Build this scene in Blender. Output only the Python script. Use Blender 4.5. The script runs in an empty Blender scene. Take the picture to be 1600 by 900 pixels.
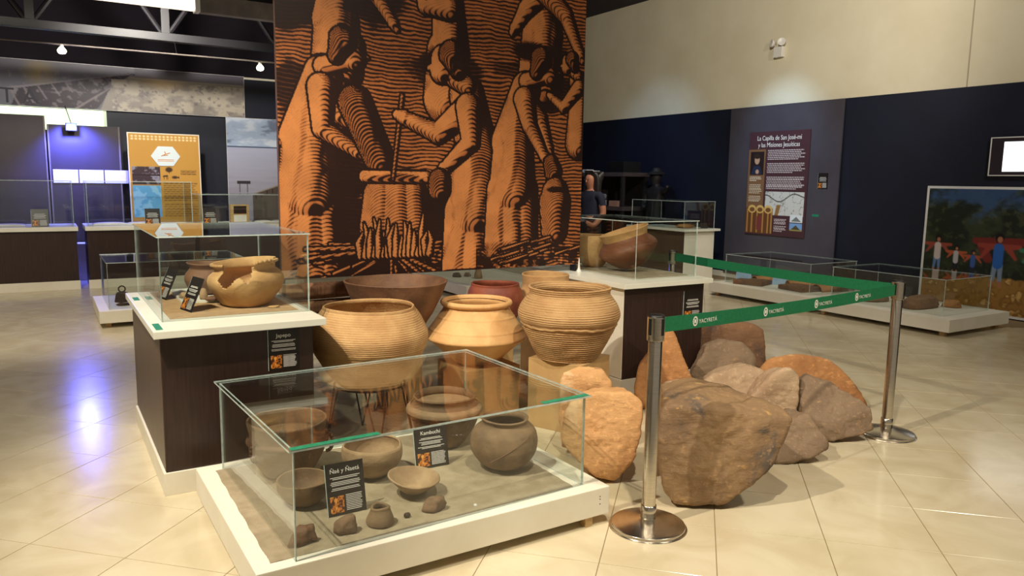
import bpy, bmesh, math, random
import numpy as np
from mathutils import Matrix, Vector, noise
rng = np.random.default_rng(7)
random.seed(7)
S = bpy.context.scene
COL = S.collection

# ------------------------------------------------------------------ camera
# world axes = the hall's own axes; the camera looks 31.5 deg to the right of +Y, 8 deg down
CAM_H, F_PX = 1.5, 1195.0
yaw, pitch, roll = math.radians(31.5), math.radians(8.0), math.radians(0.87)
fwd = Vector((math.sin(yaw) * math.cos(pitch), math.cos(yaw) * math.cos(pitch), -math.sin(pitch)))
right0 = Vector((math.cos(yaw), -math.sin(yaw), 0))
up0 = right0.cross(fwd)
cr = right0 * math.cos(roll) + up0 * math.sin(roll)
cu = up0 * math.cos(roll) - right0 * math.sin(roll)
cd = bpy.data.cameras.new('camera')
cd.sensor_width = 36.0
cd.lens = 36.0 * F_PX / 1600.0
cd.clip_start, cd.clip_end = 0.05, 100
cam = bpy.data.objects.new('camera', cd)
COL.objects.link(cam)
m = Matrix((cr, cu, -fwd)).transposed().to_4x4()
m.translation = Vector((0, 0, CAM_H))
cam.matrix_world = m
S.camera = cam

# ------------------------------------------------------------------ world, exposure
w = bpy.data.worlds.new('hall_ambience')
S.world = w
w.use_nodes = True
w.node_tree.nodes['Background'].inputs['Color'].default_value = (0.9, 0.78, 0.62, 1)
w.node_tree.nodes['Background'].inputs['Strength'].default_value = 0.26
vs = S.view_settings
vs.view_transform = 'Standard'
vs.look = 'None'
vs.exposure = 0.0
vs.gamma = 1.0
vs.use_curve_mapping = False

WARM, NEUTRAL = (1.0, 0.90, 0.74), (1.0, 0.94, 0.84)
def spot(loc, target, watts, angle, col=WARM, radius=0.05, blend=0.6):
    ld = bpy.data.lights.new('spotlight', 'SPOT')
    ld.energy, ld.color, ld.shadow_soft_size = watts, col, radius
    ld.spot_size, ld.spot_blend = math.radians(angle), blend
    o = bpy.data.objects.new('spotlight', ld)
    COL.objects.link(o)
    o.location = loc
    o.rotation_euler = (Vector(target) - Vector(loc)).to_track_quat('-Z', 'Y').to_euler()
    return o
def point(loc, watts, col=WARM, radius=0.1):
    ld = bpy.data.lights.new('lamp_light', 'POINT')
    ld.energy, ld.color, ld.shadow_soft_size = watts, col, radius
    o = bpy.data.objects.new('lamp_light', ld)
    COL.objects.link(o)
    o.location = loc
    return o
# unseen ceiling spotlights above the picture; the wide cones are added fill
spot((-0.9, 2.3, 4.1), (1.9, 3.7, 0.3), 760, 64, radius=0.04)           # onto the pots and cases
spot((1.3, 1.0, 4.2), (3.3, 2.8, 0.0), 430, 62, radius=0.05)            # onto the boulders
spot((-1.4, 2.8, 4.3), (-0.7, 5.6, 0.0), 520, 100, radius=0.10)         # left floor
spot((1.6, 1.8, 4.4), (2.4, 4.9, 2.6), 165, 62, radius=0.06)            # mural
spot((3.9, 0.2, 4.4), (3.9, 1.6, 0.0), 360, 95, radius=0.10)            # right foreground floor
spot((5.2, 5.0, 4.5), (9.45, 9.6, 3.9), 520, 110, NEUTRAL, 0.1)         # cream wall, far half
spot((6.4, 1.5, 4.5), (9.45, 5.4, 3.9), 420, 110, NEUTRAL, 0.1)         # cream wall, near half
spot((5.6, 6.5, 4.5), (5.6, 6.8, 0.0), 230, 110, WARM, 0.1)
spot((7.5, 7.75, 4.4), (9.42, 7.75, 1.8), 300, 44, (0.42, 0.68, 1.0), 0.05, 1.0)  # cool wash on the grey board
spot((6.8, 9.6, 4.4), (9.45, 10.6, 1.5), 170, 56, (0.35, 0.6, 1.0), 0.08, 1.0)    # bluish wash on the navy wall
spot((-0.6, 7.6, 3.6), (0.0, 10.6, 0.0), 330, 110, WARM, 0.1)           # left floor and counters
spot((1.2, 9.7, 3.6), (1.6, 13.0, 2.5), 420, 95, NEUTRAL, 0.1)          # prints on the back wall

# ------------------------------------------------------------------ helpers
def lin(c):
    c = np.asarray(c, float) / 255.0
    return np.where(c <= 0.04045, c / 12.92, ((c + 0.055) / 1.055) ** 2.4)
def L4(c):
    l = lin(c)
    return (float(l[0]), float(l[1]), float(l[2]), 1.0)

def mat(name, c1, c2=None, scale=6.0, rough=0.6, metal=0.0, bump=0.0, bscale=40.0, spec=0.5,
        stretch=None, c3=None, emit=0.0, rough2=None, detail=6.0, coat=0.0):
    m = bpy.data.materials.new(name)
    m.use_nodes = True
    nt = m.node_tree
    b = nt.nodes['Principled BSDF']
    b.inputs['Roughness'].default_value = rough
    b.inputs['Metallic'].default_value = metal
    b.inputs['Specular IOR Level'].default_value = spec
    b.inputs['Coat Weight'].default_value = coat
    b.inputs['Base Color'].default_value = L4(c1)
    tc = nt.nodes.new('ShaderNodeTexCoord')
    vec = tc.outputs['Object']
    if stretch:
        mp = nt.nodes.new('ShaderNodeMapping')
        mp.inputs['Scale'].default_value = stretch
        nt.links.new(vec, mp.inputs['Vector'])
        vec = mp.outputs['Vector']
    if c2 is not None:
        n = nt.nodes.new('ShaderNodeTexNoise')
        n.inputs['Scale'].default_value = scale
        n.inputs['Detail'].default_value = detail
        n.inputs['Roughness'].default_value = 0.6
        nt.links.new(vec, n.inputs['Vector'])
        r = nt.nodes.new('ShaderNodeValToRGB')
        r.color_ramp.elements[0].position = 0.36
        r.color_ramp.elements[1].position = 0.64
        r.color_ramp.elements[0].color = L4(c1)
        r.color_ramp.elements[1].color = L4(c2)
        if c3 is not None:
            e = r.color_ramp.elements.new(0.74)
            e.color = L4(c3)
        nt.links.new(n.outputs['Fac'], r.inputs['Fac'])
        nt.links.new(r.outputs['Color'], b.inputs['Base Color'])
        if rough2 is not None:
            mr = nt.nodes.new('ShaderNodeMapRange')
            mr.inputs['To Min'].default_value = rough
            mr.inputs['To Max'].default_value = rough2
            nt.links.new(n.outputs['Fac'], mr.inputs['Value'])
            nt.links.new(mr.outputs['Result'], b.inputs['Roughness'])
    if bump > 0:
        n2 = nt.nodes.new('ShaderNodeTexNoise')
        n2.inputs['Scale'].default_value = bscale
        n2.inputs['Detail'].default_value = 8
        nt.links.new(vec, n2.inputs['Vector'])
        bp = nt.nodes.new('ShaderNodeBump')
        bp.inputs['Strength'].default_value = bump
        bp.inputs['Distance'].default_value = 0.01
        nt.links.new(n2.outputs['Fac'], bp.inputs['Height'])
        nt.links.new(bp.outputs['Normal'], b.inputs['Normal'])
    if emit > 0:
        b.inputs['Emission Color'].default_value = L4(c1)
        b.inputs['Emission Strength'].default_value = emit
    return m

def glass_mat(name, tint=(0.965, 0.985, 0.975)):
    m = bpy.data.materials.new(name)
    m.use_nodes = True
    nt = m.node_tree
    nt.nodes.clear()
    out = nt.nodes.new('ShaderNodeOutputMaterial')
    tr = nt.nodes.new('ShaderNodeBsdfTransparent')
    tr.inputs['Color'].default_value = (*tint, 1)
    gl = nt.nodes.new('ShaderNodeBsdfGlossy')
    gl.inputs['Roughness'].default_value = 0.0
    geo = nt.nodes.new('ShaderNodeNewGeometry')
    mr = nt.nodes.new('ShaderNodeMapRange')
    mr.inputs['To Min'].default_value = 1.5
    mr.inputs['To Max'].default_value = 1 / 1.5
    nt.links.new(geo.outputs['Backfacing'], mr.inputs['Value'])
    fr = nt.nodes.new('ShaderNodeFresnel')
    nt.links.new(mr.outputs['Result'], fr.inputs['IOR'])
    mx = nt.nodes.new('ShaderNodeMixShader')
    nt.links.new(fr.outputs['Fac'], mx.inputs['Fac'])
    nt.links.new(tr.outputs['BSDF'], mx.inputs[1])
    nt.links.new(gl.outputs['BSDF'], mx.inputs[2])
    nt.links.new(mx.outputs['Shader'], out.inputs['Surface'])
    return m

def vcol_mat(name, rough=0.5, spec=0.4, coat=0.0):
    m = bpy.data.materials.new(name)
    m.use_nodes = True
    b = m.node_tree.nodes['Principled BSDF']
    a = m.node_tree.nodes.new('ShaderNodeVertexColor')
    a.layer_name = 'print'
    m.node_tree.links.new(a.outputs['Color'], b.inputs['Base Color'])
    b.inputs['Roughness'].default_value = rough
    b.inputs['Specular IOR Level'].default_value = spec
    return m

def link(o, parent=None):
    COL.objects.link(o)
    if parent is not None:
        o.parent = parent
    return o

def tag(o, label, cat, group=None):
    o['label'] = label
    o['category'] = cat
    if group:
        o['group'] = group
    return o

def thing(name, label, cat, loc=(0, 0, 0), rz=0.0, group=None):
    o = bpy.data.objects.new(name, None)
    o.empty_display_size = 0.1
    COL.objects.link(o)
    o.location = loc
    o.rotation_euler = (0, 0, rz)
    return tag(o, label, cat, group)

def mesh_obj(name, v, f, material, parent=None, smooth=False, loc=(0, 0, 0), rot=(0, 0, 0), mats=None, fm=None):
    me = bpy.data.meshes.new(name)
    me.from_pydata([tuple(map(float, p)) for p in v], [], [tuple(map(int, q)) for q in f])
    for k in (mats or [material]):
        me.materials.append(k)
    if fm is not None:
        me.polygons.foreach_set('material_index', np.asarray(fm, dtype=np.int32))
    if smooth:
        me.polygons.foreach_set('use_smooth', np.ones(len(me.polygons), dtype=bool))
    me.update()
    o = bpy.data.objects.new(name, me)
    o.location = loc
    o.rotation_euler = rot
    return link(o, parent)

def struct(o):
    o['kind'] = 'structure'
    return o

def bm_obj(name, bm, material, parent=None, smooth=False, loc=(0, 0, 0), rot=(0, 0, 0), mats=None):
    bmesh.ops.recalc_face_normals(bm, faces=bm.faces)
    me = bpy.data.meshes.new(name)
    bm.to_mesh(me)
    bm.free()
    for k in (mats or [material]):
        me.materials.append(k)
    if smooth:
        me.polygons.foreach_set('use_smooth', np.ones(len(me.polygons), dtype=bool))
    o = bpy.data.objects.new(name, me)
    o.location = loc
    o.rotation_euler = rot
    return link(o, parent)

def bm_box(bm, x0, x1, y0, y1, z0, z1, bevel=0.0):
    r = bmesh.ops.create_cube(bm, size=1.0)
    for v in r['verts']:
        v.co = Vector(((x0 + x1) / 2 + v.co.x * (x1 - x0), (y0 + y1) / 2 + v.co.y * (y1 - y0), (z0 + z1) / 2 + v.co.z * (z1 - z0)))
    if bevel > 0:
        es = list({e for v in r['verts'] for e in v.link_edges})
        bmesh.ops.bevel(bm, geom=es, offset=bevel, segments=2, affect='EDGES', profile=0.7)

def box(name, x0, x1, y0, y1, z0, z1, material, parent=None, bevel=0.003, loc=(0, 0, 0), rot=(0, 0, 0)):
    bm = bmesh.new()
    bm_box(bm, x0, x1, y0, y1, z0, z1, bevel)
    return bm_obj(name, bm, material, parent, loc=loc, rot=rot)

def bm_tube(bm, p, q, r, seg=10, r2=None):
    p, q = Vector(p), Vector(q)
    d = q - p
    mt = Matrix.Translation((p + q) / 2) @ d.to_track_quat('Z', 'Y').to_matrix().to_4x4()
    bmesh.ops.create_cone(bm, cap_ends=True, segments=seg, radius1=r, radius2=r if r2 is None else r2, depth=d.length, matrix=mt)

def tube(name, p, q, r, material, parent=None, seg=12, r2=None):
    bm = bmesh.new()
    bm_tube(bm, p, q, r, seg, r2)
    o = bm_obj(name, bm, material, parent)
    return o

def dense(pts, n):
    """Catmull-Rom through the control points of a profile."""
    pts = np.array(pts, float)
    P = np.vstack([2 * pts[0] - pts[1], pts, 2 * pts[-1] - pts[-2]])
    out = []
    seg = len(pts) - 1
    k = max(2, n // seg)
    for i in range(seg):
        p0, p1, p2, p3 = P[i], P[i + 1], P[i + 2], P[i + 3]
        for t in np.linspace(0, 1, k, endpoint=False):
            out.append(0.5 * ((2 * p1) + (-p0 + p2) * t + (2 * p0 - 5 * p1 + 4 * p2 - p3) * t * t + (-p0 + 3 * p1 - 3 * p2 + p3) * t ** 3))
    out.append(pts[-1])
    return np.array(out)

def lathe(name, prof, material, parent=None, seg=64, deform=None, loc=(0, 0, 0), rot=(0, 0, 0), smooth=True):
    prof = np.array(prof, float)
    th = np.linspace(0, 2 * math.pi, seg, endpoint=False)
    n = len(prof)
    R = np.repeat(prof[:, 0][:, None], seg, 1)
    Z = np.repeat(prof[:, 1][:, None], seg, 1)
    T = np.repeat(th[None, :], n, 0)
    if deform:
        R, Z = deform(R, Z, T)
    v = np.stack([R * np.cos(T), R * np.sin(T), Z], -1).reshape(-1, 3)
    i = np.arange(n - 1)[:, None] * seg
    j = np.arange(seg)[None, :]
    j2 = (j + 1) % seg
    f = np.stack([i + j, i + j2, i + seg + j2, i + seg + j], -1).reshape(-1, 4)
    return mesh_obj(name, v, f, material, parent, smooth, loc, rot)

def vn(T, Z, R, sc, seed):
    """smooth noise on a lathe surface"""
    x, y = np.cos(T) * np.maximum(R, .02) * sc, np.sin(T) * np.maximum(R, .02) * sc
    z = Z * sc + seed * 7.3
    return (np.sin(x * 1.7 + 1.3 * np.sin(y * 1.1 + z)) + np.sin(y * 2.1 + 1.7 * np.sin(z * 1.3 + x)) + np.sin(z * 2.3 + 1.1 * np.sin(x * 1.9 + y))) / 3

def pot_profile(outer, t, n=60):
    o = dense(outer, n)
    o[:, 0] = np.maximum(o[:, 0], 0.001)
    inner = o.copy()
    d = np.gradient(o, axis=0)
    nl = np.hypot(d[:, 0], d[:, 1]) + 1e-9
    inner[:, 0] -= t * d[:, 1] / nl
    inner[:, 1] += t * d[:, 0] / nl
    inner[:, 0] = np.maximum(inner[:, 0], 0.0005)
    return np.vstack([[(0.0005, o[0, 1])], o, [((o[-1, 0] + inner[-1, 0]) / 2, o[-1, 1] + t * .35)], inner[::-1], [(0.0005, inner[0, 1])]])

def make_pot(name, outer, t, material, parent=None, loc=(0, 0, 0), seg=96, wob=0.004, seed=1, relief=None, rot=(0, 0, 0), n=60):
    pr = pot_profile(outer, t, n)
    def df(R, Z, T):
        k = np.minimum(1, R / 0.05)
        R2 = R + k * wob * vn(T, Z, R, 9, seed) + k * wob * .5 * vn(T, Z, R, 26, seed + 3)
        Z2 = Z + wob * 0.7 * np.sin(T * 2 + seed) * (Z - Z.min()) / max(1e-6, (Z.max() - Z.min()))
        if relief is not None:
            half = (np.arange(R.shape[0]) <= n + 1)[:, None]
            R2 = R2 + np.where(half, relief(R, Z, T), 0)
        return R2, Z2
    return lathe(name, pr, material, parent, seg, df, loc, rot)

FONT_CACHE = {}
def text(name, body, size, material, parent, loc, rot=(math.pi / 2, 0, 0), align='CENTER', extrude=0.0004, sx=1.0):
    cu_ = bpy.data.curves.new(name, 'FONT')
    cu_.body = body
    cu_.size = size
    cu_.align_x = align
    cu_.align_y = 'CENTER'
    cu_.extrude = extrude
    cu_.resolution_u = 3
    t = bpy.data.objects.new(name, cu_)
    COL.objects.link(t)
    bpy.context.view_layer.update()
    me = bpy.data.meshes.new_from_object(t.evaluated_get(bpy.context.evaluated_depsgraph_get()))
    bpy.data.objects.remove(t)
    bpy.data.curves.remove(cu_)
    me.materials.clear()
    me.materials.append(material)
    o = bpy.data.objects.new(name, me)
    o.location, o.rotation_euler, o.scale = loc, rot, (sx, 1, 1)
    return link(o, parent)

# ------------------------------------------------------------------ flat prints (colour stored on a fine grid)
class Pic:
    """a small raster, u 0..1 left to right, v 0..1 top to bottom; becomes the printed face of a panel"""
    def __init__(s, nx, ny, col, aspect=1.0):
        s.nx, s.ny, s.asp = nx, ny, aspect
        s.u, s.v = np.meshgrid(np.linspace(0, 1, nx), np.linspace(0, 1, ny))
        s.c = np.ones((ny, nx, 3)) * np.array(col, float)
    def noise(s, sx, sy, seed=0, oct=4):
        r = np.zeros_like(s.u)
        g = np.random.default_rng(seed)
        amp = 1.0
        tot = 0
        for k in range(oct):
            a, b = int(max(2, sx * 2 ** k)), int(max(2, sy * 2 ** k))
            G = g.random((b + 2, a + 2))
            x, y = s.u * a, s.v * b
            xi, yi = x.astype(int), y.astype(int)
            fx, fy = x - xi, y - yi
            fx, fy = fx * fx * (3 - 2 * fx), fy * fy * (3 - 2 * fy)
            r += amp * ((G[yi, xi] * (1 - fx) + G[yi, xi + 1] * fx) * (1 - fy) + (G[yi + 1, xi] * (1 - fx) + G[yi + 1, xi + 1] * fx) * fy)
            tot += amp
            amp *= 0.55
        return r / tot
    def blend(s, mask, col):
        mask = np.clip(mask, 0, 1)[..., None]
        col = np.asarray(col, float)
        s.c = s.c * (1 - mask) + col * mask
    def soft(s, d, e=None):
        e = e or 1.2 / s.nx
        return np.clip(0.5 - d / e, 0, 1)
    def rect(s, u0, v0, u1, v1, col):
        s.blend(((s.u >= u0) & (s.u <= u1) & (s.v >= v0) & (s.v <= v1)).astype(float), col)
    def ell(s, cu, cv, ru, rv, col, rot=0.0):
        du, dv = s.u - cu, (s.v - cv)
        c, k = math.cos(rot), math.sin(rot)
        a, b = (du * c + dv * k) / ru, (-du * k + dv * c) / rv
        d = (np.hypot(a, b) - 1) * min(ru, rv)
        s.blend(s.soft(d), col)
        return d
    def cap(s, u0, v0, r0, u1, v1, r1, col):
        """tapered capsule; distances measured in u units"""
        k = s.asp
        ax, ay, bx, by = u0, v0 * k, u1, v1 * k
        px, py = s.u - ax, s.v * k - ay
        dx, dy = bx - ax, by - ay
        h = np.clip((px * dx + py * dy) / (dx * dx + dy * dy + 1e-12), 0, 1)
        qx, qy = px - h * dx, py - h * dy
        r = r0 + (r1 - r0) * h
        d = np.hypot(qx, qy) - r
        s.blend(s.soft(d), col)
        return d, qx / r, h
    def poly(s, pts, col):
        ins = np.zeros_like(s.u, bool)
        n = len(pts)
        for i in range(n):
            (x0, y0), (x1, y1) = pts[i], pts[(i + 1) % n]
            if y0 == y1:
                continue
            cond = ((s.v >= min(y0, y1)) & (s.v < max(y0, y1)))
            xs = x0 + (s.v - y0) * (x1 - x0) / (y1 - y0)
            ins ^= cond & (s.u < xs)
        s.blend(ins.astype(float), col)
        return ins
    def lines(s, u0, v0, u1, v1, n, col, seed=0, fill=0.55, ragged=0.15):
        """rows of unreadably small print"""
        g = np.random.default_rng(seed)
        for i in range(n):
            a = v0 + (v1 - v0) * (i + 0.2) / n
            b = a + (v1 - v0) * fill / n
            e = u1 - (u1 - u0) * ragged * g.random() * (1 if i < n - 1 else 3)
            s.blend(((s.u >= u0) & (s.u <= e) & (s.v >= a) & (s.v <= b)) * (0.55 + 0.45 * (np.sin(s.u * 900 + i * 9) > -0.4)), col)
    def build(s, name, w, h, material, parent, loc=(0, 0, 0), rot=(0, 0, 0)):
        x = (s.u - 0.5) * w
        z = (1 - s.v) * h
        v = np.stack([x, np.zeros_like(x), z], -1).reshape(-1, 3)
        i = np.arange(s.ny - 1)[:, None] * s.nx
        j = np.arange(s.nx - 1)[None, :]
        f = np.stack([i + j, i + s.nx + j, i + s.nx + j + 1, i + j + 1], -1).reshape(-1, 4)
        me = bpy.data.meshes.new(name)
        me.vertices.add(len(v))
        me.vertices.foreach_set('co', v.ravel())
        me.loops.add(f.size)
        me.loops.foreach_set('vertex_index', f.ravel().astype(np.int32))
        me.polygons.add(len(f))
        me.polygons.foreach_set('loop_start', np.arange(0, f.size, 4, dtype=np.int32))
        me.update(calc_edges=True)
        at = me.color_attributes.new('print', 'FLOAT_COLOR', 'POINT')
        col = np.ones((len(v), 4))
        col[:, :3] = lin(np.clip(s.c, 0, 255)).reshape(-1, 3)
        at.data.foreach_set('color', col.ravel())
        me.materials.append(material)
        o = bpy.data.objects.new(name, me)
        o.location, o.rotation_euler = loc, rot
        return link(o, parent)

# ------------------------------------------------------------------ materials
M = {}
M['cream_wall'] = mat('cream_wall', (222, 212, 184), (214, 203, 172), 1.2, 0.75, bump=0.03, bscale=90)
M['navy'] = mat('navy_paint', (14, 19, 36), (17, 23, 42), 2.0, 0.55, bump=0.02, bscale=120)
M['greyboard'] = mat('grey_board', (76, 72, 80), (68, 63, 70), 1.5, 0.4)
M['white'] = mat('white_paint', (236, 230, 212), (228, 221, 200), 3.0, 0.5, bump=0.02, bscale=150)
M['slab'] = mat('white_laminate', (232, 232, 218), (224, 223, 206), 3.0, 0.32)
M['laminate'] = mat('dark_laminate', (56, 37, 31), (42, 27, 23), 5.0, 0.34, stretch=(14, 14, 0.8), bump=0.04, bscale=60)
M['glass'] = glass_mat('clear_glass')
M['edge'] = mat('glass_edge', (172, 192, 184), (206, 218, 212), 30, 0.25)
M['sand'] = mat('sand', (168, 152, 124), (150, 134, 106), 14, 0.9, bump=0.5, bscale=260)
M['steel'] = mat('brushed_steel', (222, 214, 200), (206, 198, 184), 8, 0.24, metal=1.0, stretch=(1, 1, 30))
M['black'] = mat('black_plastic', (16, 15, 15), None, rough=0.45)
M['card'] = mat('black_card', (30, 23, 21), (25, 19, 18), 8, 0.4)
M['ink'] = mat('white_print', (236, 232, 224), None, rough=0.6)
M['belt'] = mat('green_webbing', (10, 118, 74), (8, 104, 64), 60, 0.7, bump=0.15, bscale=600)
M['tape'] = mat('green_tape', (18, 116, 84), (44, 142, 108), 60, 0.45)
M['wood_foot'] = mat('pale_wood', (196, 164, 112), (176, 142, 92), 10, 0.6, stretch=(1, 1, 6))
M['block'] = mat('sand_coloured_block', (194, 158, 104), (178, 142, 92), 6, 0.75, bump=0.08, bscale=80)
M['wire'] = mat('black_iron', (20, 17, 16), None, rough=0.5, metal=0.6)
M['clay_gold'] = mat('golden_clay', (222, 178, 118), (204, 154, 96), 5, 0.68, bump=0.22, bscale=45, c3=(230, 196, 144))
M['clay_tan'] = mat('tan_clay', (196, 158, 106), (172, 130, 82), 5, 0.8, bump=0.3, bscale=70)
M['clay_comb'] = mat('ridged_clay', (192, 154, 104), (170, 130, 84), 4, 0.82, bump=0.3, bscale=80, c3=(146, 110, 70))
M['clay_brown'] = mat('brown_clay', (122, 86, 58), (92, 62, 42), 6, 0.7, bump=0.25, bscale=50)
M['clay_red'] = mat('red_clay', (142, 72, 46), (112, 52, 34), 7, 0.65, bump=0.2, bscale=50)
M['clay_grey'] = mat('smoked_clay', (134, 106, 74), (104, 80, 56), 8, 0.75, bump=0.25, bscale=60, c3=(156, 126, 90))
M['clay_pale'] = mat('pale_clay', (168, 140, 104), (142, 114, 82), 9, 0.8, bump=0.3, bscale=60)
M['clay_ochre'] = mat('ochre_clay', (206, 166, 110), (182, 138, 86), 6, 0.75, bump=0.25, bscale=55, c3=(216, 184, 128))
M['clay_deep'] = mat('russet_clay', (128, 80, 52), (98, 58, 38), 4, 0.55, bump=0.15, bscale=50, c3=(62, 50, 34))
M['shard'] = mat('broken_sherd', (128, 98, 70), (96, 72, 52), 12, 0.85, bump=0.5, bscale=70)
M['rock_brown'] = mat('brown_rock', (152, 116, 76), (116, 88, 62), 5, 0.72, bump=0.55, bscale=26, c3=(180, 138, 82))
M['rock_orange'] = mat('orange_rock', (206, 150, 96), (178, 122, 74), 5, 0.85, bump=0.6, bscale=30, c3=(218, 176, 124))
M['rock_grey'] = mat('grey_rock', (118, 100, 84), (142, 116, 92), 5, 0.78, bump=0.6, bscale=26, c3=(158, 118, 82))
M['rock_tan'] = mat('tan_rock', (190, 156, 118), (164, 130, 96), 6, 0.8, bump=0.5, bscale=30)
M['rock_rust'] = mat('rust_rock', (160, 104, 58), (124, 78, 46), 4, 0.8, bump=0.5, bscale=30, c3=(182, 128, 74))
M['rock_dark'] = mat('dark_rock', (122, 84, 56), (98, 66, 46), 5, 0.8, bump=0.5, bscale=28)
def rock_mat(name, base, patch, stain, vein, rough=.78):
    m = mat(name, base, patch, 3.2, rough, bump=0.0, c3=None)
    nt = m.node_tree
    b = nt.nodes['Principled BSDF']
    tc = nt.nodes.new('ShaderNodeTexCoord')
    col = b.inputs['Base Color'].links[0].from_socket
    def layer(col, scale, lo, hi, c, stretch, dist=0.0, rot=(0, 0, 0)):
        mp = nt.nodes.new('ShaderNodeMapping')
        mp.inputs['Scale'].default_value = stretch
        mp.inputs['Rotation'].default_value = rot
        nt.links.new(tc.outputs['Object'], mp.inputs['Vector'])
        n = nt.nodes.new('ShaderNodeTexNoise')
        n.inputs['Scale'].default_value = scale
        n.inputs['Detail'].default_value = 9
        n.inputs['Roughness'].default_value = .62
        n.inputs['Distortion'].default_value = dist
        nt.links.new(mp.outputs['Vector'], n.inputs['Vector'])
        mr = nt.nodes.new('ShaderNodeMapRange')
        mr.inputs['From Min'].default_value, mr.inputs['From Max'].default_value = lo, hi
        nt.links.new(n.outputs['Fac'], mr.inputs['Value'])
        mx = nt.nodes.new('ShaderNodeMix')
        mx.data_type = 'RGBA'
        nt.links.new(mr.outputs['Result'], mx.inputs['Factor'])
        nt.links.new(col, mx.inputs['A'])
        mx.inputs['B'].default_value = L4(c)
        return mx.outputs['Result'], n
    col, n1 = layer(col, 4.0, .56, .64, stain, (1, 1, 1), .6)
    col, n2 = layer(col, 9.0, .63, .70, vein, (1, 1, 3.0), .3, (.5, .4, .2))
    col, n3 = layer(col, 40.0, .55, .85, tuple(min(255, x * 1.25) for x in base), (1, 1, 1))
    nt.links.new(col, b.inputs['Base Color'])
    prev = None
    for n, st, ds in ((n1, .5, .03), (n2, .6, .012), (n3, .45, .004)):
        bp = nt.nodes.new('ShaderNodeBump')
        bp.inputs['Strength'].default_value, bp.inputs['Distance'].default_value = st, ds
        nt.links.new(n.outputs['Fac'], bp.inputs['Height'])
        if prev:
            nt.links.new(prev, bp.inputs['Normal'])
        prev = bp.outputs['Normal']
    nt.links.new(prev, b.inputs['Normal'])
    return m
M['rock_brown'] = rock_mat('brown_boulder', (146, 116, 80), (120, 94, 68), (92, 80, 68), (186, 146, 84))
M['rock_orange'] = rock_mat('orange_boulder', (206, 158, 104), (186, 134, 84), (214, 178, 132), (146, 108, 74))
M['rock_grey'] = rock_mat('grey_boulder', (142, 118, 92), (120, 98, 76), (166, 126, 86), (186, 146, 100))
M['rock_tan'] = rock_mat('tan_boulder', (188, 160, 128), (168, 136, 106), (146, 128, 108), (208, 178, 140))
M['rock_rust'] = rock_mat('rust_boulder', (186, 132, 80), (158, 106, 62), (128, 92, 62), (206, 158, 104))
M['rock_dark'] = rock_mat('dark_boulder', (132, 96, 66), (108, 76, 54), (90, 68, 54), (160, 118, 78))
M['log'] = mat('dry_log', (166, 120, 88), (132, 92, 66), 5, 0.85, stretch=(1, 12, 12), bump=0.4, bscale=40)
M['truss'] = mat('dark_steel', (19, 15, 23), (15, 12, 19), 6, 0.5)
M['beam'] = mat('grey_beam', (120, 110, 102), (98, 90, 86), 4, 0.5)
M['roof'] = mat('dark_roof', (40, 30, 44), (34, 25, 38), 2, 0.8)
M['lamp'] = mat('lamp_glow', (255, 240, 215), None, emit=9.0)
M['lamp_body'] = mat('lamp_white', (220, 215, 205), None, rough=0.4)
M['led'] = mat('blue_led', (50, 150, 255), None, emit=16.0)
M['window_glow'] = mat('lit_window', (224, 246, 206), None, emit=1.1)
M['screen'] = mat('screen_glow', (246, 248, 255), None, emit=1.6)
M['board'] = mat('dark_board', (46, 36, 42), (40, 31, 37), 3, 0.5)
M['frame_white'] = mat('white_frame', (226, 226, 224), None, rough=0.4)
M['paper'] = mat('paper', (226, 222, 214), (214, 208, 198), 6, 0.7)
M['rust_iron'] = mat('rusty_iron', (72, 50, 40), (48, 36, 32), 20, 0.8, metal=0.3, bump=0.4, bscale=90)
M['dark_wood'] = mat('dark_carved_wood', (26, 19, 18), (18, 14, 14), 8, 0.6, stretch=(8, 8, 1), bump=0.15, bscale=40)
M['shelf_wood'] = mat('shelf_board', (74, 62, 60), (58, 48, 48), 5, 0.5, stretch=(1, 8, 8))
M['skin'] = mat('skin', (176, 120, 92), (164, 108, 82), 8, 0.55)
M['hair'] = mat('dark_hair', (18, 13, 12), (26, 18, 16), 30, 0.5)
M['shirt'] = mat('navy_shirt', (24, 30, 52), (20, 25, 44), 12, 0.85)
M['trousers'] = mat('dark_trousers', (28, 27, 32), None, rough=0.85)
M['print'] = vcol_mat('printed_face', 0.45)
M['print_matt'] = vcol_mat('printed_face_matt', 0.6, 0.3)
M['maroon'] = mat('maroon_panel', (72, 44, 48), None, rough=0.45)
M['ochre_edge'] = mat('panel_edge', (226, 220, 206), None, rough=0.5)
M['rose'] = mat('shelf_lip', (150, 110, 92), None, rough=0.6)

# left pot gets rows of small fingertip dents, right pot its ridges: bump on top of the modelled relief
def add_wave(m, scale, strength, direction='Z', dist=3.0):
    nt = m.node_tree
    b = nt.nodes['Principled BSDF']
    tc = nt.nodes.new('ShaderNodeTexCoord')
    wv = nt.nodes.new('ShaderNodeTexWave')
    wv.bands_direction = direction
    wv.inputs['Scale'].default_value = scale
    wv.inputs['Distortion'].default_value = dist
    wv.inputs['Detail'].default_value = 3
    nt.links.new(tc.outputs['Object'], wv.inputs['Vector'])
    bp = nt.nodes.new('ShaderNodeBump')
    bp.inputs['Strength'].default_value = strength
    bp.inputs['Distance'].default_value = 0.006
    nt.links.new(wv.outputs['Fac'], bp.inputs['Height'])
    old = b.inputs['Normal'].links[0].from_socket if b.inputs['Normal'].links else None
    if old:
        nt.links.new(old, bp.inputs['Normal'])
    nt.links.new(bp.outputs['Normal'], b.inputs['Normal'])
add_wave(M['clay_comb'], 22, 0.35, 'Z', 1.5)

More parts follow.
